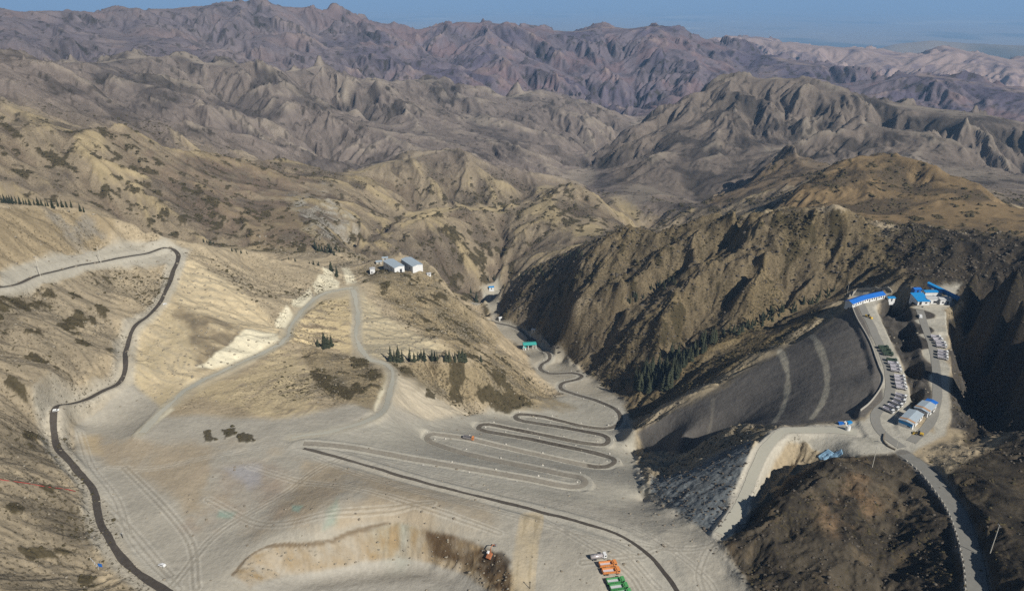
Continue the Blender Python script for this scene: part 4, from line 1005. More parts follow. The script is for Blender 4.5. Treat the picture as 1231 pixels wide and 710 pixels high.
p = at(601.2, 384.5); shed('white_hut', "small white hut at the valley roadside below the crags", 'hut', p.x, p.y, .5, 3.0, 2.6, 2.6, .4, M_WHITE, M_WHITE, openings=[('f', 0, .9, 1.8, 0, 'door')])
p = at(641.5, 398.5); shed('white_hut', "small white hut right of the valley road above the checkpoint", 'hut', p.x, p.y, -.3, 3.6, 2.6, 2.6, .4, M_WHITE, M_WHITE, openings=[('f', 0, .9, 1.8, 0, 'door')])
p = at(590.5, 347); shed('blue_hut', "small hut with a light blue roof at the far bend of the valley", 'hut', p.x, p.y, .2, 6, 4, 2.8, .7, M_WHITE, M_TEAL, openings=[('f', 0, 1, 2, 0, 'door')])

# bent barrack on the first terrace
zb_ = 8.1
a0, a1, a2 = lev(1024.5, 369.5, zb_), lev(1041, 363.5, zb_), lev(1063, 358.5, zb_)
def barrack(pa, pb, label, nwin):
    d = (pb - pa); Lg = math.hypot(d.x, d.y); hd = math.atan2(d.y, d.x)
    cx, cy_ = (pa.x + pb.x) / 2 - math.sin(hd) * 2.6, (pa.y + pb.y) / 2 + math.cos(hd) * 2.6
    op = []
    for k in range(nwin):
        q = -Lg / 2 + Lg * (k + .5) / nwin
        op.append(('f', q, .9, 1.9, .1, 'door') if k % 3 == 1 else ('f', q, 1.1, 1.0, 1.0, 'window'))
    return shed('blue_roof_barrack', label, 'barrack', cx, cy_, hd, Lg + .4, 5.2, 2.7, 1.2, M_WHITE, M_BLUE, .45, op, 'barracks under blue roofs on the first terrace', zb_)
barrack(a1, a2, "long white barrack with a blue roof, right arm of the bent row on the terrace", 8)
barrack(a0, a1, "white barrack with a blue roof, left arm of the bent row on the terrace", 6)
p = lev(1070.5, 359, 8.1); shed('blue_annex', "small annex under a light blue roof at the right end of the bent barrack", 'annex', p.x, p.y, .1, 4.5, 3, 2.2, .4, M_WHITE, M_TEAL, openings=[('f', 0, .9, 1.8, 0, 'door')])

# buildings at the head of the second terrace
zt2 = 10.1
def at_t2(px, py): # same level for the whole yard
    az, t = ray_of(px, py); D = (CAM_Z - zt2) / float(t); return Vector((D * math.sin(float(az)), D * math.cos(float(az)), zt2))
hd2 = R(2)
p = at_t2(1105, 363); shed('blue_roof_hall', "square white hall under a bright blue lean-to roof, left in the upper yard", 'hall', p.x, p.y, hd2, 7.6, 9, 4.4, 1.9, M_WHITE, M_TEAL, openings=[('f', -2, 1.6, 2, .1, 'door'), ('f', 1.6, 1.4, .9, .9, 'window')], base=zt2, mono=True)
p = at_t2(1118, 363); shed('white_workshop', "white workshop with a grey flat roof right of the blue hall", 'workshop', p.x, p.y, hd2, 7.2, 5, 3.2, .4, M_WHITE, M_LGREY, openings=[('f', -1.8, 1.2, 1.9, .1, 'door'), ('f', 1.6, 2.4, 1.5, .4, 'window')], base=zt2)
p = at_t2(1133, 364); shed('white_workshop', "white workshop with a pale roof at the right edge of the upper yard", 'workshop', p.x, p.y, hd2, 6.6, 5, 3.2, .5, M_WHITE, M_LGREY, openings=[('f', -1.5, 1.4, 1, .9, 'window'), ('f', 1.6, 1.0, 1.9, .1, 'door')], base=zt2)
p = at_t2(1119, 356.5); shed('blue_roof_store', "long low store under a blue roof behind the white workshops", 'store', p.x, p.y, hd2, 11, 4, 4.0, .5, M_WHITE, M_TEAL, base=zt2, openings=[('f', 0, 1, 1.8, .1, 'door')])
p = at_t2(1101, 351); shed('blue_store', "small dark blue shed at the back left of the upper yard", 'shed', p.x, p.y, .1, 4.6, 3.4, 2.6, .6, M_BLUE, M_BLUE, base=zt2, openings=[('f', 0, 1, 1.9, .1, 'door')])
ga, gb = at_t2(1114, 350), at_t2(1156, 363.5)
d = gb - ga; Lg = math.hypot(d.x, d.y); gal = empty('conveyor_gallery', (ga.x, ga.y, zt2), math.atan2(d.y, d.x), "long sloping light blue conveyor gallery behind the upper yard", 'conveyor')
def gal_sec(z0, z1, y0, y1): return [(0, z0), (Lg, z1)]
m = MB()
vs = [m.bm.verts.new(c) for c in ((0, -1.3, 4.2), (Lg, -1.3, .4), (Lg, 1.3, .4), (0, 1.3, 4.2), (0, -1.3, 6.2), (Lg, -1.3, 2.4), (Lg, 1.3, 2.4), (0, 1.3, 6.2))]
for q in ((3, 2, 1, 0), (4, 5, 6, 7), (0, 1, 5, 4), (1, 2, 6, 5), (2, 3, 7, 6), (3, 0, 4, 7)): m.bm.faces.new([vs[i] for i in q])
m.build('gallery_body', M_TEAL, gal)
m = MB(); vs = [m.bm.verts.new(c) for c in ((-.3, -1.6, 6.22), (Lg + .3, -1.6, 2.38), (Lg + .3, 0, 3.0), (-.3, 0, 6.85), (-.3, 1.6, 6.22), (Lg + .3, 1.6, 2.38))]
for q in ((0, 1, 2, 3), (3, 2, 5, 4), (0, 3, 4), (1, 5, 2), (0, 4, 5, 1)): m.bm.faces.new([vs[i] for i in q])
m.build('roof', M_TEAL, gal)
for f in (.08, .35, .62, .88): MB().box(Lg * f - .2, Lg * f + .2, -1.1, 1.1, -4, 4.3 - 3.8 * f).build('trestle', M_STEEL, gal)
p = at_t2(1125, 368); o = empty('retaining_deck', (p.x, p.y, zt2), hd2, "pale concrete deck wall in front of the white workshops", 'deck'); MB().box(-8.5, 8.5, -.8, .6, -3.2, .12, .05).build('wall', M_CONC, o)
MB().box(-8.5, 8.5, -.86, -.72, .13, .8).build('parapet', M_CONC, o)

# long sheds on the lower yard of the second terrace
def yard_shed(pa, pb, label, end_mat, nm, W=7.0):
    a, b = lev(*pa, 4.55), lev(*pb, 4.55); d = b - a; Lg = math.hypot(d.x, d.y); hd = math.atan2(d.y, d.x)
    cx, cy_ = (a.x + b.x) / 2 - math.sin(hd) * W / 2, (a.y + b.y) / 2 + math.cos(hd) * W / 2
    z = max(a.z, b.z) + .05
    op = [('f', -Lg * .3, 1.6, 2.0, .1, 'door'), ('f', -Lg * .05, 1.4, 1.0, 1, 'window'), ('f', Lg * .15, 1.6, 2.0, .1, 'door'), ('f', Lg * .36, 1.2, 1.0, 1, 'window'), ('w', -1.5, 1.4, 1.0, .7, 'window')]
    o = shed(nm, label, 'shed', cx, cy_, hd, Lg, W, 2.9, .6, M_WHITE, M_GREYROOF, .3, op, 'grey roofed sheds on the lower yard', z)
    m = MB().box(-Lg / 2 - .12, -Lg / 2 - .03, -W / 2 + .1, W / 2 - .1, 1.3, 2.8); m.build('end_cladding', end_mat, o)
    m = MB().prism([(-W / 2 - .3, 2.97), (0, 3.66), (W / 2 + .3, 2.97), (W / 2 + .3, 3.05), (0, 3.74), (-W / 2 - .3, 3.05)], -Lg / 2 + 1.0, -Lg / 2 + 2.6, 'x'); m.build('roof_strip', M_TAN, o)
    return o
yard_shed((1096, 516.5), (1108.5, 504), "grey roofed shed with a blue clad end, the nearer of two on the lower yard", M_TEAL, 'yard_shed', 6.2)
o = yard_shed((1114, 502), (1124, 493.5), "grey roofed shed with a blue roof corner, the farther of two on the lower yard", M_WHITE, 'yard_shed', 6.2)
p = lev(1118, 489, 4.5); shed('blue_lean_to', "small blue roofed lean-to at the far end of the lower yard sheds", 'lean-to', p.x, p.y, heading_px((1114, 502), (1124, 493.5)), 3, 4.5, 3.0, .4, M_WHITE, M_BLUE, openings=[('e', 0, .9, 1.8, .1, 'door')])

# ------------------------------------------------------------------ vehicles (x forward)
def wheels(o, xs, yy, r=.5, w=.35):
    for x in xs:
        for s_ in (-1, 1):
            wl = MB().tube([(x, s_ * yy - w / 2, r), (x, s_ * yy + w / 2, r)], r, 14).build('wheel', M_TYRE, o)
            MB().tube([(x, s_ * (yy + w / 2) - .02, r), (x, s_ * (yy + w / 2) + .02, r)], r * .5, 10).build('rim', M_STEEL, wl)
def dump_truck(label, m_cab, m_bed, m_in, group=None, kind='tipper'):
    o = empty('dump_truck' if kind == 'tipper' else 'tanker_truck', (0, 0, 0), 0, label, 'truck', group)
    MB().box(-4.0, 4.1, -.45, .45, .65, .95).build('chassis', M_BLACK, o)
    c = MB().prism([(2.45, .75), (4.25, .75), (4.32, 1.7), (4.1, 2.95), (2.5, 3.0)], -1.22, 1.22, 'y')
    bmesh.ops.bevel(c.bm, geom=list(c.bm.edges), offset=.07, segments=2, affect='EDGES'); cb = c.build('cab', m_cab, o)
    MB().prism([(4.29, 1.85), (4.325, 1.85), (4.16, 2.75), (4.11, 2.75)], -1.02, 1.02, 'y').build('windscreen', M_GLASS, cb)
    for s_ in (-1, 1):
        MB().box(3.0, 3.95, s_ * 1.225 - .02, s_ * 1.225 + .02, 1.85, 2.6).build('side_window', M_GLASS, cb)
        MB().box(4.27, 4.36, s_ * .85 - .2, s_ * .85 + .2, .95, 1.2).build('headlight', M_SILVER, cb)
        MB().tube([(2.6, s_ * .75, 1.0), (1.9, s_ * .75, 1.0)], .3, 10).build('fuel_tank', M_STEEL, o)
    if kind == 'tipper':
        b = MB(); b.box(-4.2, 2.1, -1.25, 1.25, 1.15, 1.27)
        b.box(-4.2, 2.1, -1.25, -1.13, 1.271, 2.5); b.box(-4.2, 2.1, 1.13, 1.25, 1.271, 2.5); b.box(1.98, 2.1, -1.129, 1.129, 1.271, 2.65); b.box(2.101, 2.45, -1.1, 1.1, 2.5, 2.62)
        b.box(-4.2, -4.08, -1.129, 1.129, 1.271, 2.4)
        for k in range(6):
            for s_ in (-1, 1): b.box(-3.9 + k * 1.1, -3.78 + k * 1.1, s_ * 1.29 - .04, s_ * 1.29 + .04, 1.2, 2.48)
        bd = b.build('cargo_bed', m_bed, o); MB().box(-4.06, 1.96, -1.12, 1.12, 1.28, 1.36).build('bed_floor', m_in, bd)
    else:
        n = 14; b = MB().prism([(1.18 * math.cos(2 * math.pi * k / n), 2.0 + .88 * math.sin(2 * math.pi * k / n)) for k in range(n)], -4.2, 2.0, 'x'); tk = b.build('tank', M_SILVER, o, True)
        for xx in (-2.6, -.9, .8): MB().tube([(xx, 0, 2.86), (xx, 0, 3.05)], .3, 10).build('hatch', M_STEEL, tk)
        MB().box(-4.0, 1.8, -.9, .9, .951, 1.25).build('cradle', M_STEEL, o)
    wheels(o, (-2.9, -1.6, 3.2), 1.02, .52, .4)
    return o
hdT = heading_px((714, 669.5), (727, 667.6))
def park(o, px, py, hd, lx=3, ly=1): p = at(px, py); seat(o, p.x, p.y, hd, lx, ly)
t_w = dump_truck("white cab tanker truck with a silver tank, first of the parked line", M_WHITE, M_BED, M_STEEL, 'trucks parked in line on the plateau', 'tank'); park(t_w, 719, 671, hdT); t_w.scale = (.72,) * 3
t_o = dump_truck("orange dump truck with an empty grey bed, parked next to the white tanker", M_ORANGE, M_ORANGE, M_BED, 'trucks parked in line on the plateau'); park(t_o, 730, 680.5, hdT); t_o.scale = (.78,) * 3
t2 = copy_tree(t_o); t2['label'] = "orange dump truck with an empty grey bed, on the side nearer the green trucks"; park(t2, 733.5, 688.5, hdT)
t_g = dump_truck("green dump truck with an empty bed, first green one beside the orange trucks", M_GRN, M_GRN, M_BED, 'trucks parked in line on the plateau'); park(t_g, 739, 700.5, hdT); t_g.scale = (.78,) * 3
t3 = copy_tree(t_g); t3['label'] = "green dump truck with an empty bed, in the middle of the green trucks"; park(t3, 743, 707.5, hdT)
t4 = copy_tree(t_g); t4['label'] = "green dump truck cut by the bottom of the picture, last of the parked line"; park(t4, 747, 714.5, hdT)
t5 = dump_truck("dump truck with an orange cab and long grey bed driving on the hairpin road", M_ORANGE, M_STEEL, M_DARK); park(t5, 563, 527.5, heading_px((556, 525.5), (571, 528.6))); t5.scale = (.72,) * 3

def car(label, m_body, name='parked_car', group=None, pickup=False):
    o = empty(name, (0, 0, 0), 0, label, 'car', group)
    b = MB().prism([(-2.2, .35), (2.2, .35), (2.25, .8), (1.2, 1.02), (-2.2, 1.02)], -.88, .88, 'y'); bmesh.ops.bevel(b.bm, geom=list(b.bm.edges), offset=.06, segments=2, affect='EDGES'); bd = b.build('body', m_body, o)
    r = MB().prism([(-.6 if pickup else -2.0, 1.0), (1.15, 1.0), (.5, 1.68), (-.5 if pickup else -1.8, 1.7)], -.78, .78, 'y'); bmesh.ops.bevel(r.bm, geom=list(r.bm.edges), offset=.05, segments=2, affect='EDGES'); cb = r.build('cabin', m_body, o)
    MB().prism([(1.14, 1.06), (1.16, 1.06), (.56, 1.62), (.52, 1.62)], -.68, .68, 'y').build('windscreen', M_GLASS, cb)
    for s_ in (-1, 1): MB().prism([(-.5 if pickup else -1.7, 1.08), (.95, 1.08), (.5, 1.58), (-.45 if pickup else -1.6, 1.58)], s_ * .785 - .015, s_ * .785 + .015, 'y').build('side_window', M_GLASS, cb)
    wheels(o, (-1.4, 1.4), .8, .36, .24)
    return o
c0 = car("white car parked on the grey road below the upper blue hall", M_WHITE); park(c0, 1106, 381, R(70), 1.3, .7)
c1 = copy_tree(c0); c1['label'] = "white car standing left of the upper bend of the dark western road"; park(c1, 67.6, 493.5, R(20), 1.3, .7); c1.scale = (.6,) * 3
c2 = copy_tree(c0); c2['label'] = "white car on the pale ground right of the dark road, lower left"; park(c2, 195, 680, R(160), 1.3, .7); c2.scale = (.65,) * 3
c3 = copy_tree(c0); c3['label'] = "white car on the pale verge under the top bend of the western road"; park(c3, 198, 366, R(60), 1.3, .7); c3.scale = (.55,) * 3
for i, (x, y, lb) in enumerate([(635, 409, "dark car parked behind the green checkpoint, left one"), (639, 407.6, "dark car parked behind the green checkpoint, middle one"), (642.5, 410, "dark car parked behind the green checkpoint, right one")]):
    if i == 0: c4 = car(lb, M_BLACK, 'parked_car', 'dark cars behind the checkpoint')
    cc = c4 if i == 0 else copy_tree(c4); cc['label'] = lb; park(cc, x, y, R(20 + 60 * (i == 1)), 1.3, .7)

def digger(label, m_body, px, py, hd, boom=True):
    o = empty('excavator' if boom else 'wheel_loader', (0, 0, 0), 0, label, 'excavator' if boom else 'loader')
    if boom:
        for s_ in (-1, 1): MB().prism([(-1.7, .1), (1.7, .1), (2.0, .5), (1.7, .9), (-1.7, .9), (-2.0, .5)], s_ * 1.1 - .3, s_ * 1.1 + .3, 'y').build('track', M_TYRE, o)
        MB().box(-2.0, 1.4, -1.3, 1.3, 1.0, 2.2, .1, 0, .08).build('body', m_body, o); cb = MB().box(.2, 1.7, .3, 1.3, 2.2, 3.2, .05, 0, .06).build('cab', M_WHITE, o); MB().box(1.62, 1.68, .45, 1.15, 2.4, 3.05).build('windscreen', M_GLASS, cb)
        MB().tube([(1.2, -.4, 2.0), (3.0, -.4, 4.0), (5.0, -.4, 3.6)], .26, 6).build('boom', m_body, o); MB().tube([(5.0, -.4, 3.6), (5.6, -.4, 1.4)], .2, 6).build('arm', m_body, o)
        MB().prism([(5.1, .4), (5.9, .4), (6.2, 1.3), (5.5, 1.6)], -1.0, .2, 'y').build('bucket', M_STEEL, o)
    else:
        wheels(o, (-1.4, 1.5), 1.0, .7, .5); MB().box(-2.6, -.3, -.95, .95, .9, 2.0, .1, 0, .08).build('engine_hood', m_body, o); MB().box(-.4, .9, -.8, .8, 1.2, 3.0, .1, 0, .06).build('cab', M_GLASS, o)
        for s_ in (-1, 1): MB().tube([(.8, s_ * .6, 1.7), (2.8, s_ * .6, .9)], .16, 6).build('lift_arm', m_body, o)
        MB().prism([(2.6, .15), (3.8, .1), (3.0, 1.2), (2.6, 1.1)], -1.4, 1.4, 'y').build('bucket', m_body, o)
    park(o, px, py, hd, 1.6, 1.0)
    o.scale = (.72,) * 3
    return o
digger("orange excavator with a white cab on the dark rim of the pit", paint("rusty orange paint", srgb(176, 104, 60), .6, dirt=.5), 590, 668, R(60))
digger("yellow wheel loader by the nearer grey roofed shed on the lower yard", M_YEL, 1104.5, 522.5, R(150), False)
digger("yellow wheel loader on the terrace in front of the bent barrack", M_YEL, 1043.5, 381.5, R(-50), False)

# parked rows of small trucks on the terraces
g1 = 'small trucks parked side by side along the first terrace'; g2 = 'small trucks parked side by side on the second terrace'
row1 = [(1062,419),(1064.5,423),(1067,427),(1069.5,430.5),(1071.5,434.5),(1073.5,438.5),(1075.5,442.5),(1077,446.5),(1078.5,450.5),(1080,454.5),(1081.5,458.5),(1082.5,463),(1083.5,467.5),(1083.5,472.5),(1083,477.5),(1081,482.5),(1078,487),(1073.5,491),(1068,494.5)]
row2 = [(1124.5,406.5),(1127,410),(1130,414),(1131.5,417.5),(1132.5,421),(1132.5,424.5),(1132.5,428),(1132.5,431.5)]
proto_d = dump_truck("small dark green truck with empty bed, upper part of the first terrace row", M_NAVY, M_NAVY, M_DARK, g1)
proto_p = dump_truck("small white truck with pale empty bed, lower part of the first terrace row", M_WHITE, M_BED, M_BED, g1)
for lst, gname in ((row1, g1), (row2, g2)):
    for i, (x, y) in enumerate(lst):
        if gname == g1 and i in (3, 8, 13): continue
        if gname == g2 and i == 4: continue
        dark = gname == g1 and i < 5
        first = (i == 0 and gname == g1) or (i == 5 and gname == g1)
        tr = (proto_d if dark else proto_p) if first else copy_tree(proto_d if dark else proto_p)
        tr['group'] = gname
        if gname == g2: tr['label'] = "small white truck with a pale empty bed in the second terrace row"
        j = min(i, len(lst) - 2); hd = heading_px(lst[j], lst[j + 1]) + R(90 + random.uniform(-7, 7))
        x += random.uniform(-.6, .6)
        tr.scale = (.62, .8, .72)
        park(tr, x, y, hd, 2, .8)
# ------------------------------------------------------------------ spruces
m_bark = paint("spruce bark", srgb(86, 72, 58), .95)
def needle_material():
    m = principled("spruce needles", srgb(46, 56, 40), .8, 0, .2); nt = m.node_tree; N = nt.nodes.new; K = nt.links.new
    tc_ = N("ShaderNodeTexCoord"); n = N("ShaderNodeTexNoise"); n.inputs["Scale"].default_value = 1.1; n.inputs["Detail"].default_value = 4; K(tc_.outputs["Object"], n.inputs["Vector"])
    oi = N("ShaderNodeObjectInfo"); ad = N("ShaderNodeMath"); ad.operation = 'MULTIPLY_ADD'; K(oi.outputs["Random"], ad.inputs[0]); ad.inputs[1].default_value = .3; K(n.outputs["Fac"], ad.inputs[2])
    cr = N("ShaderNodeMapRange"); cr.inputs[1].default_value = .3; cr.inputs[2].default_value = 1.0; K(ad.outputs[0], cr.inputs[0])
    mx = N("ShaderNodeMixRGB"); mx.inputs[1].default_value = (*srgb(36, 44, 34), 1); mx.inputs[2].default_value = (*srgb(78, 80, 58), 1); K(cr.outputs[0], mx.inputs[0])
    K(mx.outputs[0], nt.nodes["Principled BSDF"].inputs["Base Color"]); return m
m_needle = needle_material()
def make_spruce(seed, slim):
    rg = random.Random(seed); o = empty('spruce', (0, 0, 0), 0, "x", 'tree')
    MB().tube([(0, 0, -.6), (.03, .02, .35), (0, 0, .97)], .026, 7, .006).build('trunk', m_bark, o)   # unit height
    bm = bmesh.new(); n = 17
    for i in range(n):
        f = i / (n - 1); z = .07 + .9 * f; rad = slim * (1 - f) ** .85 * (.85 + .3 * rg.random()) + .012
        k = int(6 + 7 * (1 - f)); ph = rg.random() * 6.28
        for j in range(k):
            if rg.random() < .16: continue
            a = ph + j * 6.283 / k + rg.uniform(-.2, .2); r_ = rad * rg.uniform(.55, 1.2); dr = -.25 * r_ - .02 * rg.random(); w = (.36 + .2 * rg.random()) * r_ + .006
            ca, sa = math.cos(a), math.sin(a)
            P = lambda r, t, h: bm.verts.new((ca * r - sa * t, sa * r + ca * t, z + h))
            c0 = P(.004, 0, .025); l1 = P(r_ * .55, -w, dr * .55 - .01); t1 = P(r_ * .6, 0, dr * .35 + .012); r1 = P(r_ * .55, w, dr * .55 - .01); tip = P(r_, 0, dr); u = P(r_ * .5, 0, dr * .9 - .035)
            for q in ((c0, l1, t1), (c0, t1, r1), (l1, tip, t1), (t1, tip, r1), (l1, u, tip), (u, r1, tip), (c0, u, l1), (c0, r1, u)): bm.faces.new(q)
    me = bpy.data.meshes.new('crown'); bm.to_mesh(me); bm.free(); me.materials.append(m_needle)
    c = bpy.data.objects.new('crown', me); COL.objects.link(c); c.parent = o
    return o
SPR = [make_spruce(1, .17), make_spruce(2, .21), make_spruce(3, .19), make_spruce(4, .15)]
spr_used = set()
def spruce(px, py, hpx, label, group, d0=0, k=None):
    p = at(px, py, d0); dist_ = (p - Vector((0, 0, CAM_Z))).length
    th = math.atan2(CAM_Z - p.z, math.hypot(p.x, p.y))
    h = hpx * dist_ / FPX / math.cos(th)
    k = random.randrange(4) if k is None else k
    o = SPR[k] if k not in spr_used else copy_tree(SPR[k]); spr_used.add(k)
    o.location = (p.x, p.y, p.z - .02); o.rotation_euler = (random.uniform(-.03, .03), random.uniform(-.03, .03), random.uniform(0, 6.28))
    s_ = h * random.uniform(.95, 1.05); o.scale = (s_ * random.uniform(.9, 1.25), s_ * random.uniform(.9, 1.25), s_)
    o['label'] = label; o['category'] = 'tree'
    o['group'] = group
ORD = ["first", "second", "third", "fourth", "fifth", "sixth", "seventh", "eighth", "ninth", "tenth", "eleventh", "twelfth", "thirteenth", "fourteenth", "fifteenth", "sixteenth", "seventeenth", "eighteenth"]
g = 'spruces on the crest above the hairpins'
for i, (x, h) in enumerate(zip((469.5,474,479,483.6,492.7,498,502.5,507,510,519.5,522.5,525.5), (19,14,20,15,19,12,10,15,14,14,12,11))):
    spruce(x, 434.5 - (i > 5) * 1.5, h, f"{ORD[i]} spruce from the left in the main row on the crest above the hairpins", g)
for i, (x, h) in enumerate(zip((536,540,547,552.5,556,559.5,578), (13,15,13,15,16,14,9))):
    spruce(x, 434, h, f"{ORD[i]} spruce from the left in the short row east of the main crest row", g)
for i, (x, y, h) in enumerate(((382,416,10),(390.5,417,17),(394.5,417,15),(398.6,417,15))):
    spruce(x, y, h, f"{ORD[i]} spruce from the left in the clump on the slope below the pale road", 'spruce clump below the pale road')
for i, (x, y, h) in enumerate(((398,325,12),(405,333,15))):
    spruce(x, y, h, ["shorter", "taller"][i] + " of two spruces beside the white cutting at the road top", 'two spruces by the white cutting')
g = 'spruces in the side valley left of the white sheds'
for x, y, h in [(379,299,12),(381,301,8),(384,302,9),(387,302,8),(390.5,303,9),(393.5,304,8),(397,303,11),(399,304,9),(402,307,7),(404,300,8),(395,299,8),(408,303,6)]:
    spruce(x, y, h, "dark spruce in the small grove in the side valley left of the white sheds", g, 600)
g = 'spruces along the left skyline of the near hill'
xs = [2.5,6,10,13,16,20,24.5,29,32,36,41.5,46,50.5,55,58,63,70,75,80,86]
for i, x in enumerate(xs):
    spruce(x, 243.5 + i * .32, random.uniform(6, 9.5), "dark spruce in the line along the crest of the near hill, far left", g)
for i, (x, y, h) in enumerate(((97,254,9),(101,255,7))): spruce(x, y, h, ["taller", "shorter"][i] + " of two spruces at the right end of the far left crest line", g)
g = 'little spruces along the hill edge right of the western bend'
for x, y, h in [(245,291,5),(249,292,4),(253,292.5,5),(257,293,4),(279,302,5),(284,303,4),(290,304.5,5),(297,305,4),(347,312,4.5),(355,314,4.5),(372,317,5),(377,318,6),(383,319,6)]:
    spruce(x, y, h, "little dark spruce on the hill edge right of the western road bend", g)
g = 'spruces by the far valley bend'
for i, (x, y, h) in enumerate([(572.5,363,13),(566,352,8),(587,338,8),(594,337,8),(626,332,7),(632,331,8),(643,328,7),(650,325,6),(679,308,6),(686,306,5)]):
    spruce(x, y, h, "tall dark spruce standing alone on the left bank of the far valley bend" if i == 0 else "small spruce scattered near the far bend of the valley", g)
def forest(poly, n, h0, h1, label, group, seed):
    rg = random.Random(seed); got = 0; pts = np.array(poly, float)
    while got < n:
        x = rg.uniform(pts[:, 0].min(), pts[:, 0].max()); y = rg.uniform(pts[:, 1].min(), pts[:, 1].max()); ins = False
        for i in range(len(poly)):
            (ax, ay), (bx, by) = poly[i], poly[(i + 1) % len(poly)]
            if (ay > y) != (by > y) and x < (bx - ax) * (y - ay) / (by - ay) + ax: ins = not ins
        if ins: spruce(x, y, rg.uniform(h0, h1), label, group); got += 1
forest([(762,452),(790,438),(815,424),(822,444),(806,466),(782,474),(764,470)], 64, 12, 20, "dark spruce in the dense stand at the lower end of the wooded ravine", 'spruces at the ravine mouth', 1)
forest([(812,438),(830,420),(858,402),(862,412),(838,430),(818,446)], 28, 10, 15, "dark spruce in the middle stretch of the wooded ravine above the black slope", 'spruces in the middle of the ravine', 2)
forest([(864,402),(900,386),(960,364),(1012,346),(1012,352),(962,374),(904,396),(868,410)], 40, 6, 11, "dark spruce in the upper stretch of the wooded ravine below the bent barrack", 'spruces in the upper ravine', 3)
forest([(752,358),(790,344),(812,336),(812,342),(790,352),(756,366)], 16, 6, 9, "dark spruce in the narrow gully across the face of the rocky spur", 'spruces in the spur gully', 4)
forest([(640,330),(700,300),(702,306),(650,334)], 9, 5, 7, "dark spruce on the upper edge of the rocky spur", 'spruces on the spur edge', 5)

# ------------------------------------------------------------------ low scrub and loose stones: nobody could count them
def scatter(name, n, weight, rmin, rmax, flat, mat, label, seed, dmax):
    rg = np.random.default_rng(seed)
    area = (np.gradient(u_g)[:, None] * (az_g[1] - az_g[0]) * D_g ** 2)
    vis = (np.abs(AZ) < R(44)) & (D_g < dmax) & (D_g > 150)
    w = (weight * area ** .62 * vis).ravel().astype(np.float64); w /= w.sum()
    idx = rg.choice(w.size, n, p=w)
    cx = X.ravel()[idx] + rg.uniform(-.4, .4, n); cy_ = Y.ravel()[idx] + rg.uniform(-.4, .4, n); cz = Z.ravel()[idx]
    ico = bmesh.new(); bmesh.ops.create_icosphere(ico, subdivisions=1, radius=1.0)
    v0 = np.array([v.co[:] for v in ico.verts]); f0 = np.array([[v.index for v in f.verts] for f in ico.faces]); ico.free()
    m = len(v0); sc_ = (rmin + (rmax - rmin) * rg.random(n) ** 2.2) * np.clip(np.hypot(cx, cy_) / 420, .7, 1.8)
    jit = 1 + rg.uniform(-.35, .35, (n, m, 1)); a = rg.uniform(0, 6.28, n)
    v = v0[None] * jit; vx = v[..., 0] * np.cos(a)[:, None] - v[..., 1] * np.sin(a)[:, None]; vy = v[..., 0] * np.sin(a)[:, None] + v[..., 1] * np.cos(a)[:, None]
    st = 1 + .5 * rg.random(n)
    co = np.stack([cx[:, None] + vx * (sc_ * st)[:, None], cy_[:, None] + vy * sc_[:, None], cz[:, None] + v[..., 2] * (sc_ * flat)[:, None] + (.15 * sc_)[:, None]], -1).reshape(-1, 3).astype(np.float32)
    f = (f0[None] + (np.arange(n) * m)[:, None, None]).reshape(-1, 3).astype(np.int32)
    me = bpy.data.meshes.new(name); me.vertices.add(len(co)); me.vertices.foreach_set("co", co.ravel()); me.loops.add(f.size); me.loops.foreach_set("vertex_index", f.ravel())
    me.polygons.add(len(f)); me.polygons.foreach_set("loop_start", np.arange(0, f.size, 3, dtype=np.int32)); me.update(calc_edges=True); me.materials.append(mat)
    o = bpy.data.objects.new(name, me); COL.objects.link(o); return tag(o, label, None, None, 'stuff')
def two_tone(name, a, b, sc_=.08):
    m = principled(name, a, .95, 0, .1); nt = m.node_tree; N = nt.nodes.new; K = nt.links.new
    tc_ = N("ShaderNodeTexCoord"); n = N("ShaderNodeTexNoise"); n.inputs["Scale"].default_value = sc_; n.inputs["Detail"].default_value = 8; n.inputs["Roughness"].default_value = .8; K(tc_.outputs["Object"], n.inputs["Vector"])
    r = N("ShaderNodeMapRange"); r.inputs[1].default_value = .35; r.inputs[2].default_value = .65; K(n.outputs["Fac"], r.inputs[0])
    mx = N("ShaderNodeMixRGB"); mx.inputs[1].default_value = (*a, 1); mx.inputs[2].default_value = (*b, 1); K(r.outputs[0], mx.inputs[0]); K(mx.outputs[0], nt.nodes["Principled BSDF"].inputs["Base Color"]); return m
scatter('dry_scrub', 26000, SCRUB * (.05 + s01(.05, .5, n_mid + .3 * n_sml) ** 1.5) + 1.2 * np.clip(shr, 0, 1), .25, 1.0, .6, two_tone("dry scrub leaves", srgb(92, 82, 58), srgb(70, 66, 46)), "low dark scrub dotted over the dry slopes", 21, 1150)
scatter('dark_stones', 9000, np.clip(.35 * rock + 1.0 * fan2 + .04 * z7 + .2 * z6, 0, 1) * (1 - terr), .15, .9, .75, two_tone('dark stone', srgb(112, 104, 92), srgb(72, 66, 58)), 'dark broken stones below crags and on spoil', 23, 720)
scatter('loose_stones', 7000, (.012 * plat + .12 * slope1 + .15 * scree + .1 * bench + .4 * rimz + .12 * SCRUB) * (1 - terr) * (1 - np.clip(z5 + z6 + z7 + z4, 0, 1)), .12, .75, .7, two_tone("loose stone", srgb(170, 160, 140), srgb(112, 104, 92)), "loose stones strewn over slopes and spoil", 22, 760)
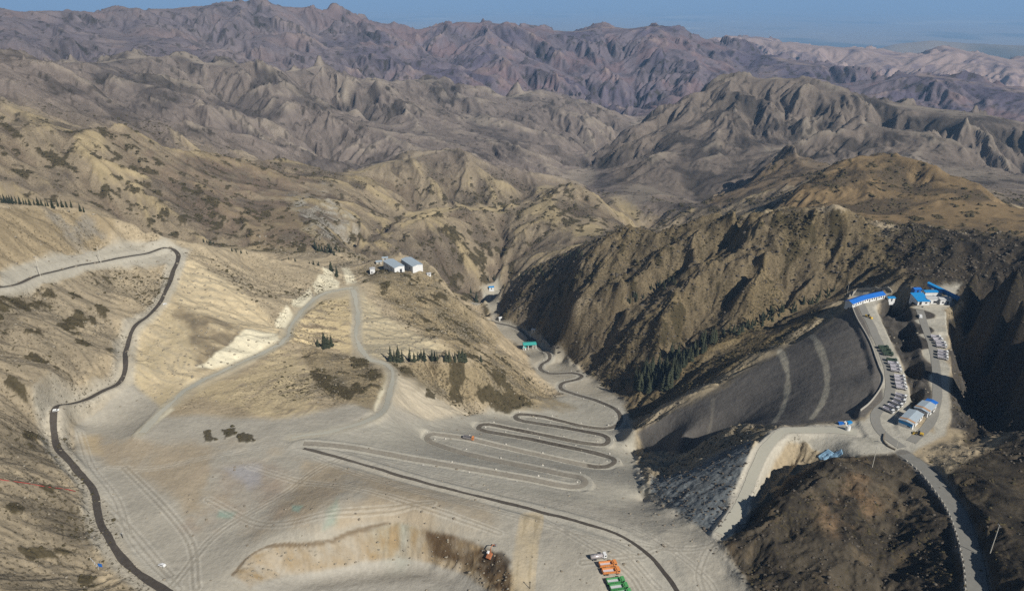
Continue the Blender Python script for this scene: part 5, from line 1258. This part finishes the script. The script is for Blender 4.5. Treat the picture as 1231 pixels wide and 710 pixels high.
# ------------------------------------------------------------------ poles, kerb blocks, stones, pipe, signs
def pole(px, py, hpx, label, arm=True, r=.16):
    p = at(px, py); dist_ = (p - Vector((0, 0, CAM_Z))).length; th = math.atan2(CAM_Z - p.z, math.hypot(p.x, p.y)); h = hpx * dist_ / FPX / math.cos(th)
    o = empty('utility_pole', (p.x, p.y, p.z), random.uniform(0, 3), label, 'pole')
    MB().tube([(0, 0, -1), (0, 0, h)], r, 8, r * .65).build('pole_shaft', M_POLE, o)
    if arm:
        MB().box(-.9, .9, -.06, .06, h - .5, h - .36).build('crossarm', M_STEEL, o)
        for xx in (-.8, 0, .8): MB().tube([(xx, 0, h - .355), (xx, 0, h - .1)], .05, 6).build('insulator', M_WHITE, o)
pole(49, 333, 21, "pale utility pole beside the upper left road, the nearer to the frame edge")
pole(121.5, 316, 17, "pale utility pole beside the upper left road, halfway to its top bend")
pole(1048.5, 561, 21, "pale pole on the brown hill below the edge of the first terrace")
pole(1190, 665, 28, "leaning pale pole on the brown bank right of the kerbed road")
pole(1018.5, 352, 12, "thin pale pole left of the bent barrack", True, .12)
pole(1077, 540, 14, "thin pole at the meeting of the terrace roads", True, .12)
p = at(637, 707); o = empty('marker_post', (p.x, p.y, p.z), 0, "black marker post on the plateau left of the parked trucks", 'post'); MB().tube([(0, 0, -.4), (0, 0, 3.2)], .12, 8).build('shaft', M_BLACK, o); MB().box(-.22, .22, -.06, .06, 2.6, 3.1).build('plate', M_BLACK, o)
p = at(147.5, 646); o = empty('marker_post', (p.x, p.y, p.z), 0, "black marker post right of the dark western road near its lower end", 'post'); MB().tube([(0, 0, -.4), (0, 0, 2.6)], .14, 8).build('shaft', M_BLACK, o); MB().box(-.25, .25, -.06, .06, 2.0, 2.5).build('plate', M_WHITE, o)

# kerb blocks on the outer edge of the right-hand road, painted white
kb = None; ln = lines["right"]; acc = 0.0; n_k = 0
for i in range(2, len(ln) - 1):
    acc += (ln[i] - ln[i - 1]).length
    if acc < 2.6: continue
    acc = 0; d = ln[i + 1] - ln[i - 1]; hd = math.atan2(d.y, d.x); q = ln[i] + Vector((-math.sin(hd), math.cos(hd), 0)) * 3.35 if False else ln[i] + Vector((math.sin(hd), -math.cos(hd), 0)) * 3.35
    if kb is None:
        m = MB().prism([(-.25, -.6), (.25, -.6), (.18, .6), (-.18, .6)], -.5, .5, 'x'); kb = m.build('kerb_block', M_CONC); o = kb
    else: o = kb.copy(); COL.objects.link(o)
    o.location = (q.x, q.y, max(ground(q.x, q.y), ln[i].z - .5)); o.rotation_euler = (0, 0, hd); n_k += 1
    tag(o, "white kerb block in the spaced row edging the grey road, lower right", 'kerb block', 'white kerb blocks along the grey road')
# low wall on the outer lip of the first terrace
def wall_along(pts, label, h, t, mat, name='parapet_wall'):
    L3 = smooth_line([at(*p) for p in pts], 2.0); m = MB(); prev = None; c0 = L3[0].copy()
    for i, p in enumerate(L3):
        d = L3[min(i + 1, len(L3) - 1)] - L3[max(i - 1, 0)]; d.z = 0; d.normalize(); s_ = Vector((d.y, -d.x, 0)) * t / 2; z = ground(p.x, p.y)
        ring = [m.bm.verts.new(Vector((p.x, p.y, 0)) + s_ * k - Vector((c0.x, c0.y, c0.z)) + Vector((0, 0, zz))) for k, zz in ((-1, z - .6), (1, z - .6), (1, z + h), (-1, z + h))]
        if prev:
            for a in range(4): m.bm.faces.new((prev[a], prev[(a + 1) % 4], ring[(a + 1) % 4], ring[a]))
        else: m.bm.faces.new(ring[::-1])
        prev = ring
    m.bm.faces.new(prev); o = m.build(name, mat); o.location = c0
    return tag(o, label, 'wall')
wall_along([(1023,366),(1031,385),(1041,402),(1050,422),(1057,442),(1062,455),(1058,468),(1046,484),(1034,494)], "low grey wall following the outer lip of the first terrace", .9, .4, M_CONC)
wall_along([(1021,358),(1026,353),(1036,348.5),(1048,347),(1060,348.5),(1072,352)], "curved pale retaining wall behind the bent barrack", 1.3, .5, M_CONC, 'retaining_wall')
wall_along([(1063,522),(1062,530),(1068,537),(1076,541)], "short curved dark kerb wall at the bottom of the gully between the terraces", .8, .5, M_ROCK, 'kerb_wall')
# red pipe on the western slope
P3 = [at(*q) + Vector((0, 0, .45)) for q in ((-12,575.5),(10,578.5),(35,582),(60,586),(80,589),(91,590.8))]; m = MB(); m.tube([p - P3[0] for p in smooth_line(P3, 2)], .15, 8); pipe = m.build('red_pipe', M_RED, None, True); pipe.location = P3[0]; tag(pipe, "long straight red pipe laid down the western slope to the road", 'pipe')
# sign board and fence by the road, lower left
p = at(121.5, 683); o = empty('sign_board', (p.x, p.y, p.z), R(-10), "blue sign board on two legs left of the dark road", 'sign'); MB().box(-.75, .75, -.05, .05, .9, 2.3).build('panel', M_BLUE, o)
for xx in (-.6, .6): MB().box(xx - .05, xx + .05, -.045, .045, -.4, .899).build('leg', M_STEEL, o)
f0, f1 = at(109, 672), at(119, 685); d = f1 - f0; o = empty('rail_fence', f0, math.atan2(d.y, d.x), "low white rail fence beside the blue sign board", 'fence'); Lf = math.hypot(d.x, d.y)
MB().box(0, Lf, -.04, .04, .75, .87).build('rail', M_WHITE, o)
for k in range(5): MB().box(Lf * k / 4 - .06, Lf * k / 4 + .06, -.035, .035, -.6, .749).build('post', M_WHITE, o)
# storage corner on the first terrace
p = at(1019, 516.5); o = empty('water_tank', (p.x, p.y, p.z), 0, "round white water tank at the end of the first terrace", 'tank'); MB().tube([(0, 0, 0), (0, 0, 1.9), (0, 0, 2.3)], 1.1, 18).build('tank_body', M_WHITE, o, False); MB().tube([(0, 0, 2.3), (0, 0, 2.5)], .35, 12).build('lid', M_STEEL, o)
for i, (x, y, mt, lb, sx, sy) in enumerate([(1011, 509.5, M_BLUE, "blue steel skip left of the cyan cover by the white tank", 2.4, 1.2), (1021, 508.5, M_TEAL, "light blue covered crate behind the white tank", 2.0, 1.2), (1016.5, 509, M_WHITE, "white crate between the blue skip and the light blue one", 1.4, 1.0)]):
    p = at(x, y); o = empty('storage_crate', (p.x, p.y, p.z), R(15 * i), lb, 'crate'); MB().box(-sx / 2, sx / 2, -sy / 2, sy / 2, -.2, .9, -.12).build('crate_body', mt, o); MB().box(-sx / 2 - .16, sx / 2 + .16, -sy / 2 - .16, sy / 2 + .16, .901, 1.0).build('lid', mt, o)
def sheet(px, py, w, h, label, rot, seed):
    p = at(px, py); n = 14; a = np.linspace(-.5, .5, n); gx, gy = np.meshgrid(a * w, a * h); rx = gx * math.cos(rot) - gy * math.sin(rot) + p.x; ry = gx * math.sin(rot) + gy * math.cos(rot) + p.y
    gz = np.array([[ground(float(u), float(v)) for u, v in zip(r1, r2)] for r1, r2 in zip(rx, ry)]) + .35 + .3 * fbm(rx, ry, 3, seed)
    o = quad_sheet('tarpaulin', rx - p.x, ry - p.y, gz - p.z, M_TARP); o.location = p; md = o.modifiers.new('thickness', 'SOLIDIFY'); md.thickness = .05
    return tag(o, label, 'tarpaulin', 'light blue tarpaulins at the terrace corner')
sheet(992.5, 547, 5, 4, "light blue crumpled tarpaulin on the hill edge at the terrace corner, left one", .3, 3); sheet(1004, 547.5, 5, 3, "light blue crumpled tarpaulin on the hill edge at the terrace corner, right one", -.2, 5)

# white boundary stones on the hairpin edges and boulders about
def stone_mesh(name, mat, seed, flat=.7):
    bm = bmesh.new(); bmesh.ops.create_icosphere(bm, subdivisions=2, radius=1.0); rg = random.Random(seed)
    for v in bm.verts: v.co = v.co * rg.uniform(.75, 1.15); v.co.z *= flat
    me = bpy.data.meshes.new(name); bm.to_mesh(me); bm.free(); me.materials.append(mat); return me
ms = [stone_mesh('boundary_stone', M_STONE, k) for k in (1, 2)]; mr = [stone_mesh('boulder', M_ROCK, k) for k in (4, 5, 6)]
zl = lines["zig"]; k = 0; acc = 0
for i in range(30, len(zl) - 40):
    acc += (zl[i] - zl[i - 1]).length
    if acc < 13 + 6 * math.sin(i): continue
    acc = 0; d = zl[i + 1] - zl[i - 1]; hd = math.atan2(d.y, d.x); sd = 1 if k % 2 else -1
    q = zl[i] + Vector((-math.sin(hd), math.cos(hd), 0)) * sd * (3.3 + .7 * math.sin(i * 3.1)); k += 1
    o = bpy.data.objects.new('boundary_stone', ms[k % 2]); COL.objects.link(o); o.location = (q.x, q.y, ground(q.x, q.y) + .2); o.scale = [random.uniform(.4, .62)] * 3; o.rotation_euler = (0, 0, random.uniform(0, 6))
    tag(o, "pale boundary stone at the edge of the hairpin road", 'stone', 'boundary stones along the hairpin road')
rg = random.Random(5)
for (x0, x1, y0, y1, n, lb, gp) in [(380, 620, 560, 625, 22, "grey boulder on the ochre ground below the straight dark road", 'boulders below the straight road'), (770, 850, 600, 640, 14, "grey boulder at the foot of the grey spoil fan", 'boulders at the fan foot'),
        (640, 800, 645, 705, 14, "small grey boulder on the plateau around the parked trucks", 'boulders around the trucks'), (740, 775, 525, 600, 14, "grey boulder at the eroded edge right of the hairpins", 'boulders at the hairpin edge'), (225, 330, 560, 660, 14, "grey boulder on the brown disturbed ground left of the pit", 'boulders left of the pit'), (440, 466, 306, 322, 14, "grey rubble block beside the small cabin left of the white sheds", 'rubble by the white sheds')]:
    for _ in range(n):
        p = at(rg.uniform(x0, x1), rg.uniform(y0, y1)); s_ = rg.uniform(.2, .6) * (1.5 if y0 < 320 else 1)
        o = bpy.data.objects.new('boulder', mr[rg.randrange(3)]); COL.objects.link(o); o.location = (p.x, p.y, p.z + .15 * s_); o.scale = (s_ * 1.2, s_, s_); o.rotation_euler = (0, 0, rg.uniform(0, 6)); tag(o, lb, 'boulder', gp)
print("done", round(time.time() - T0, 1))
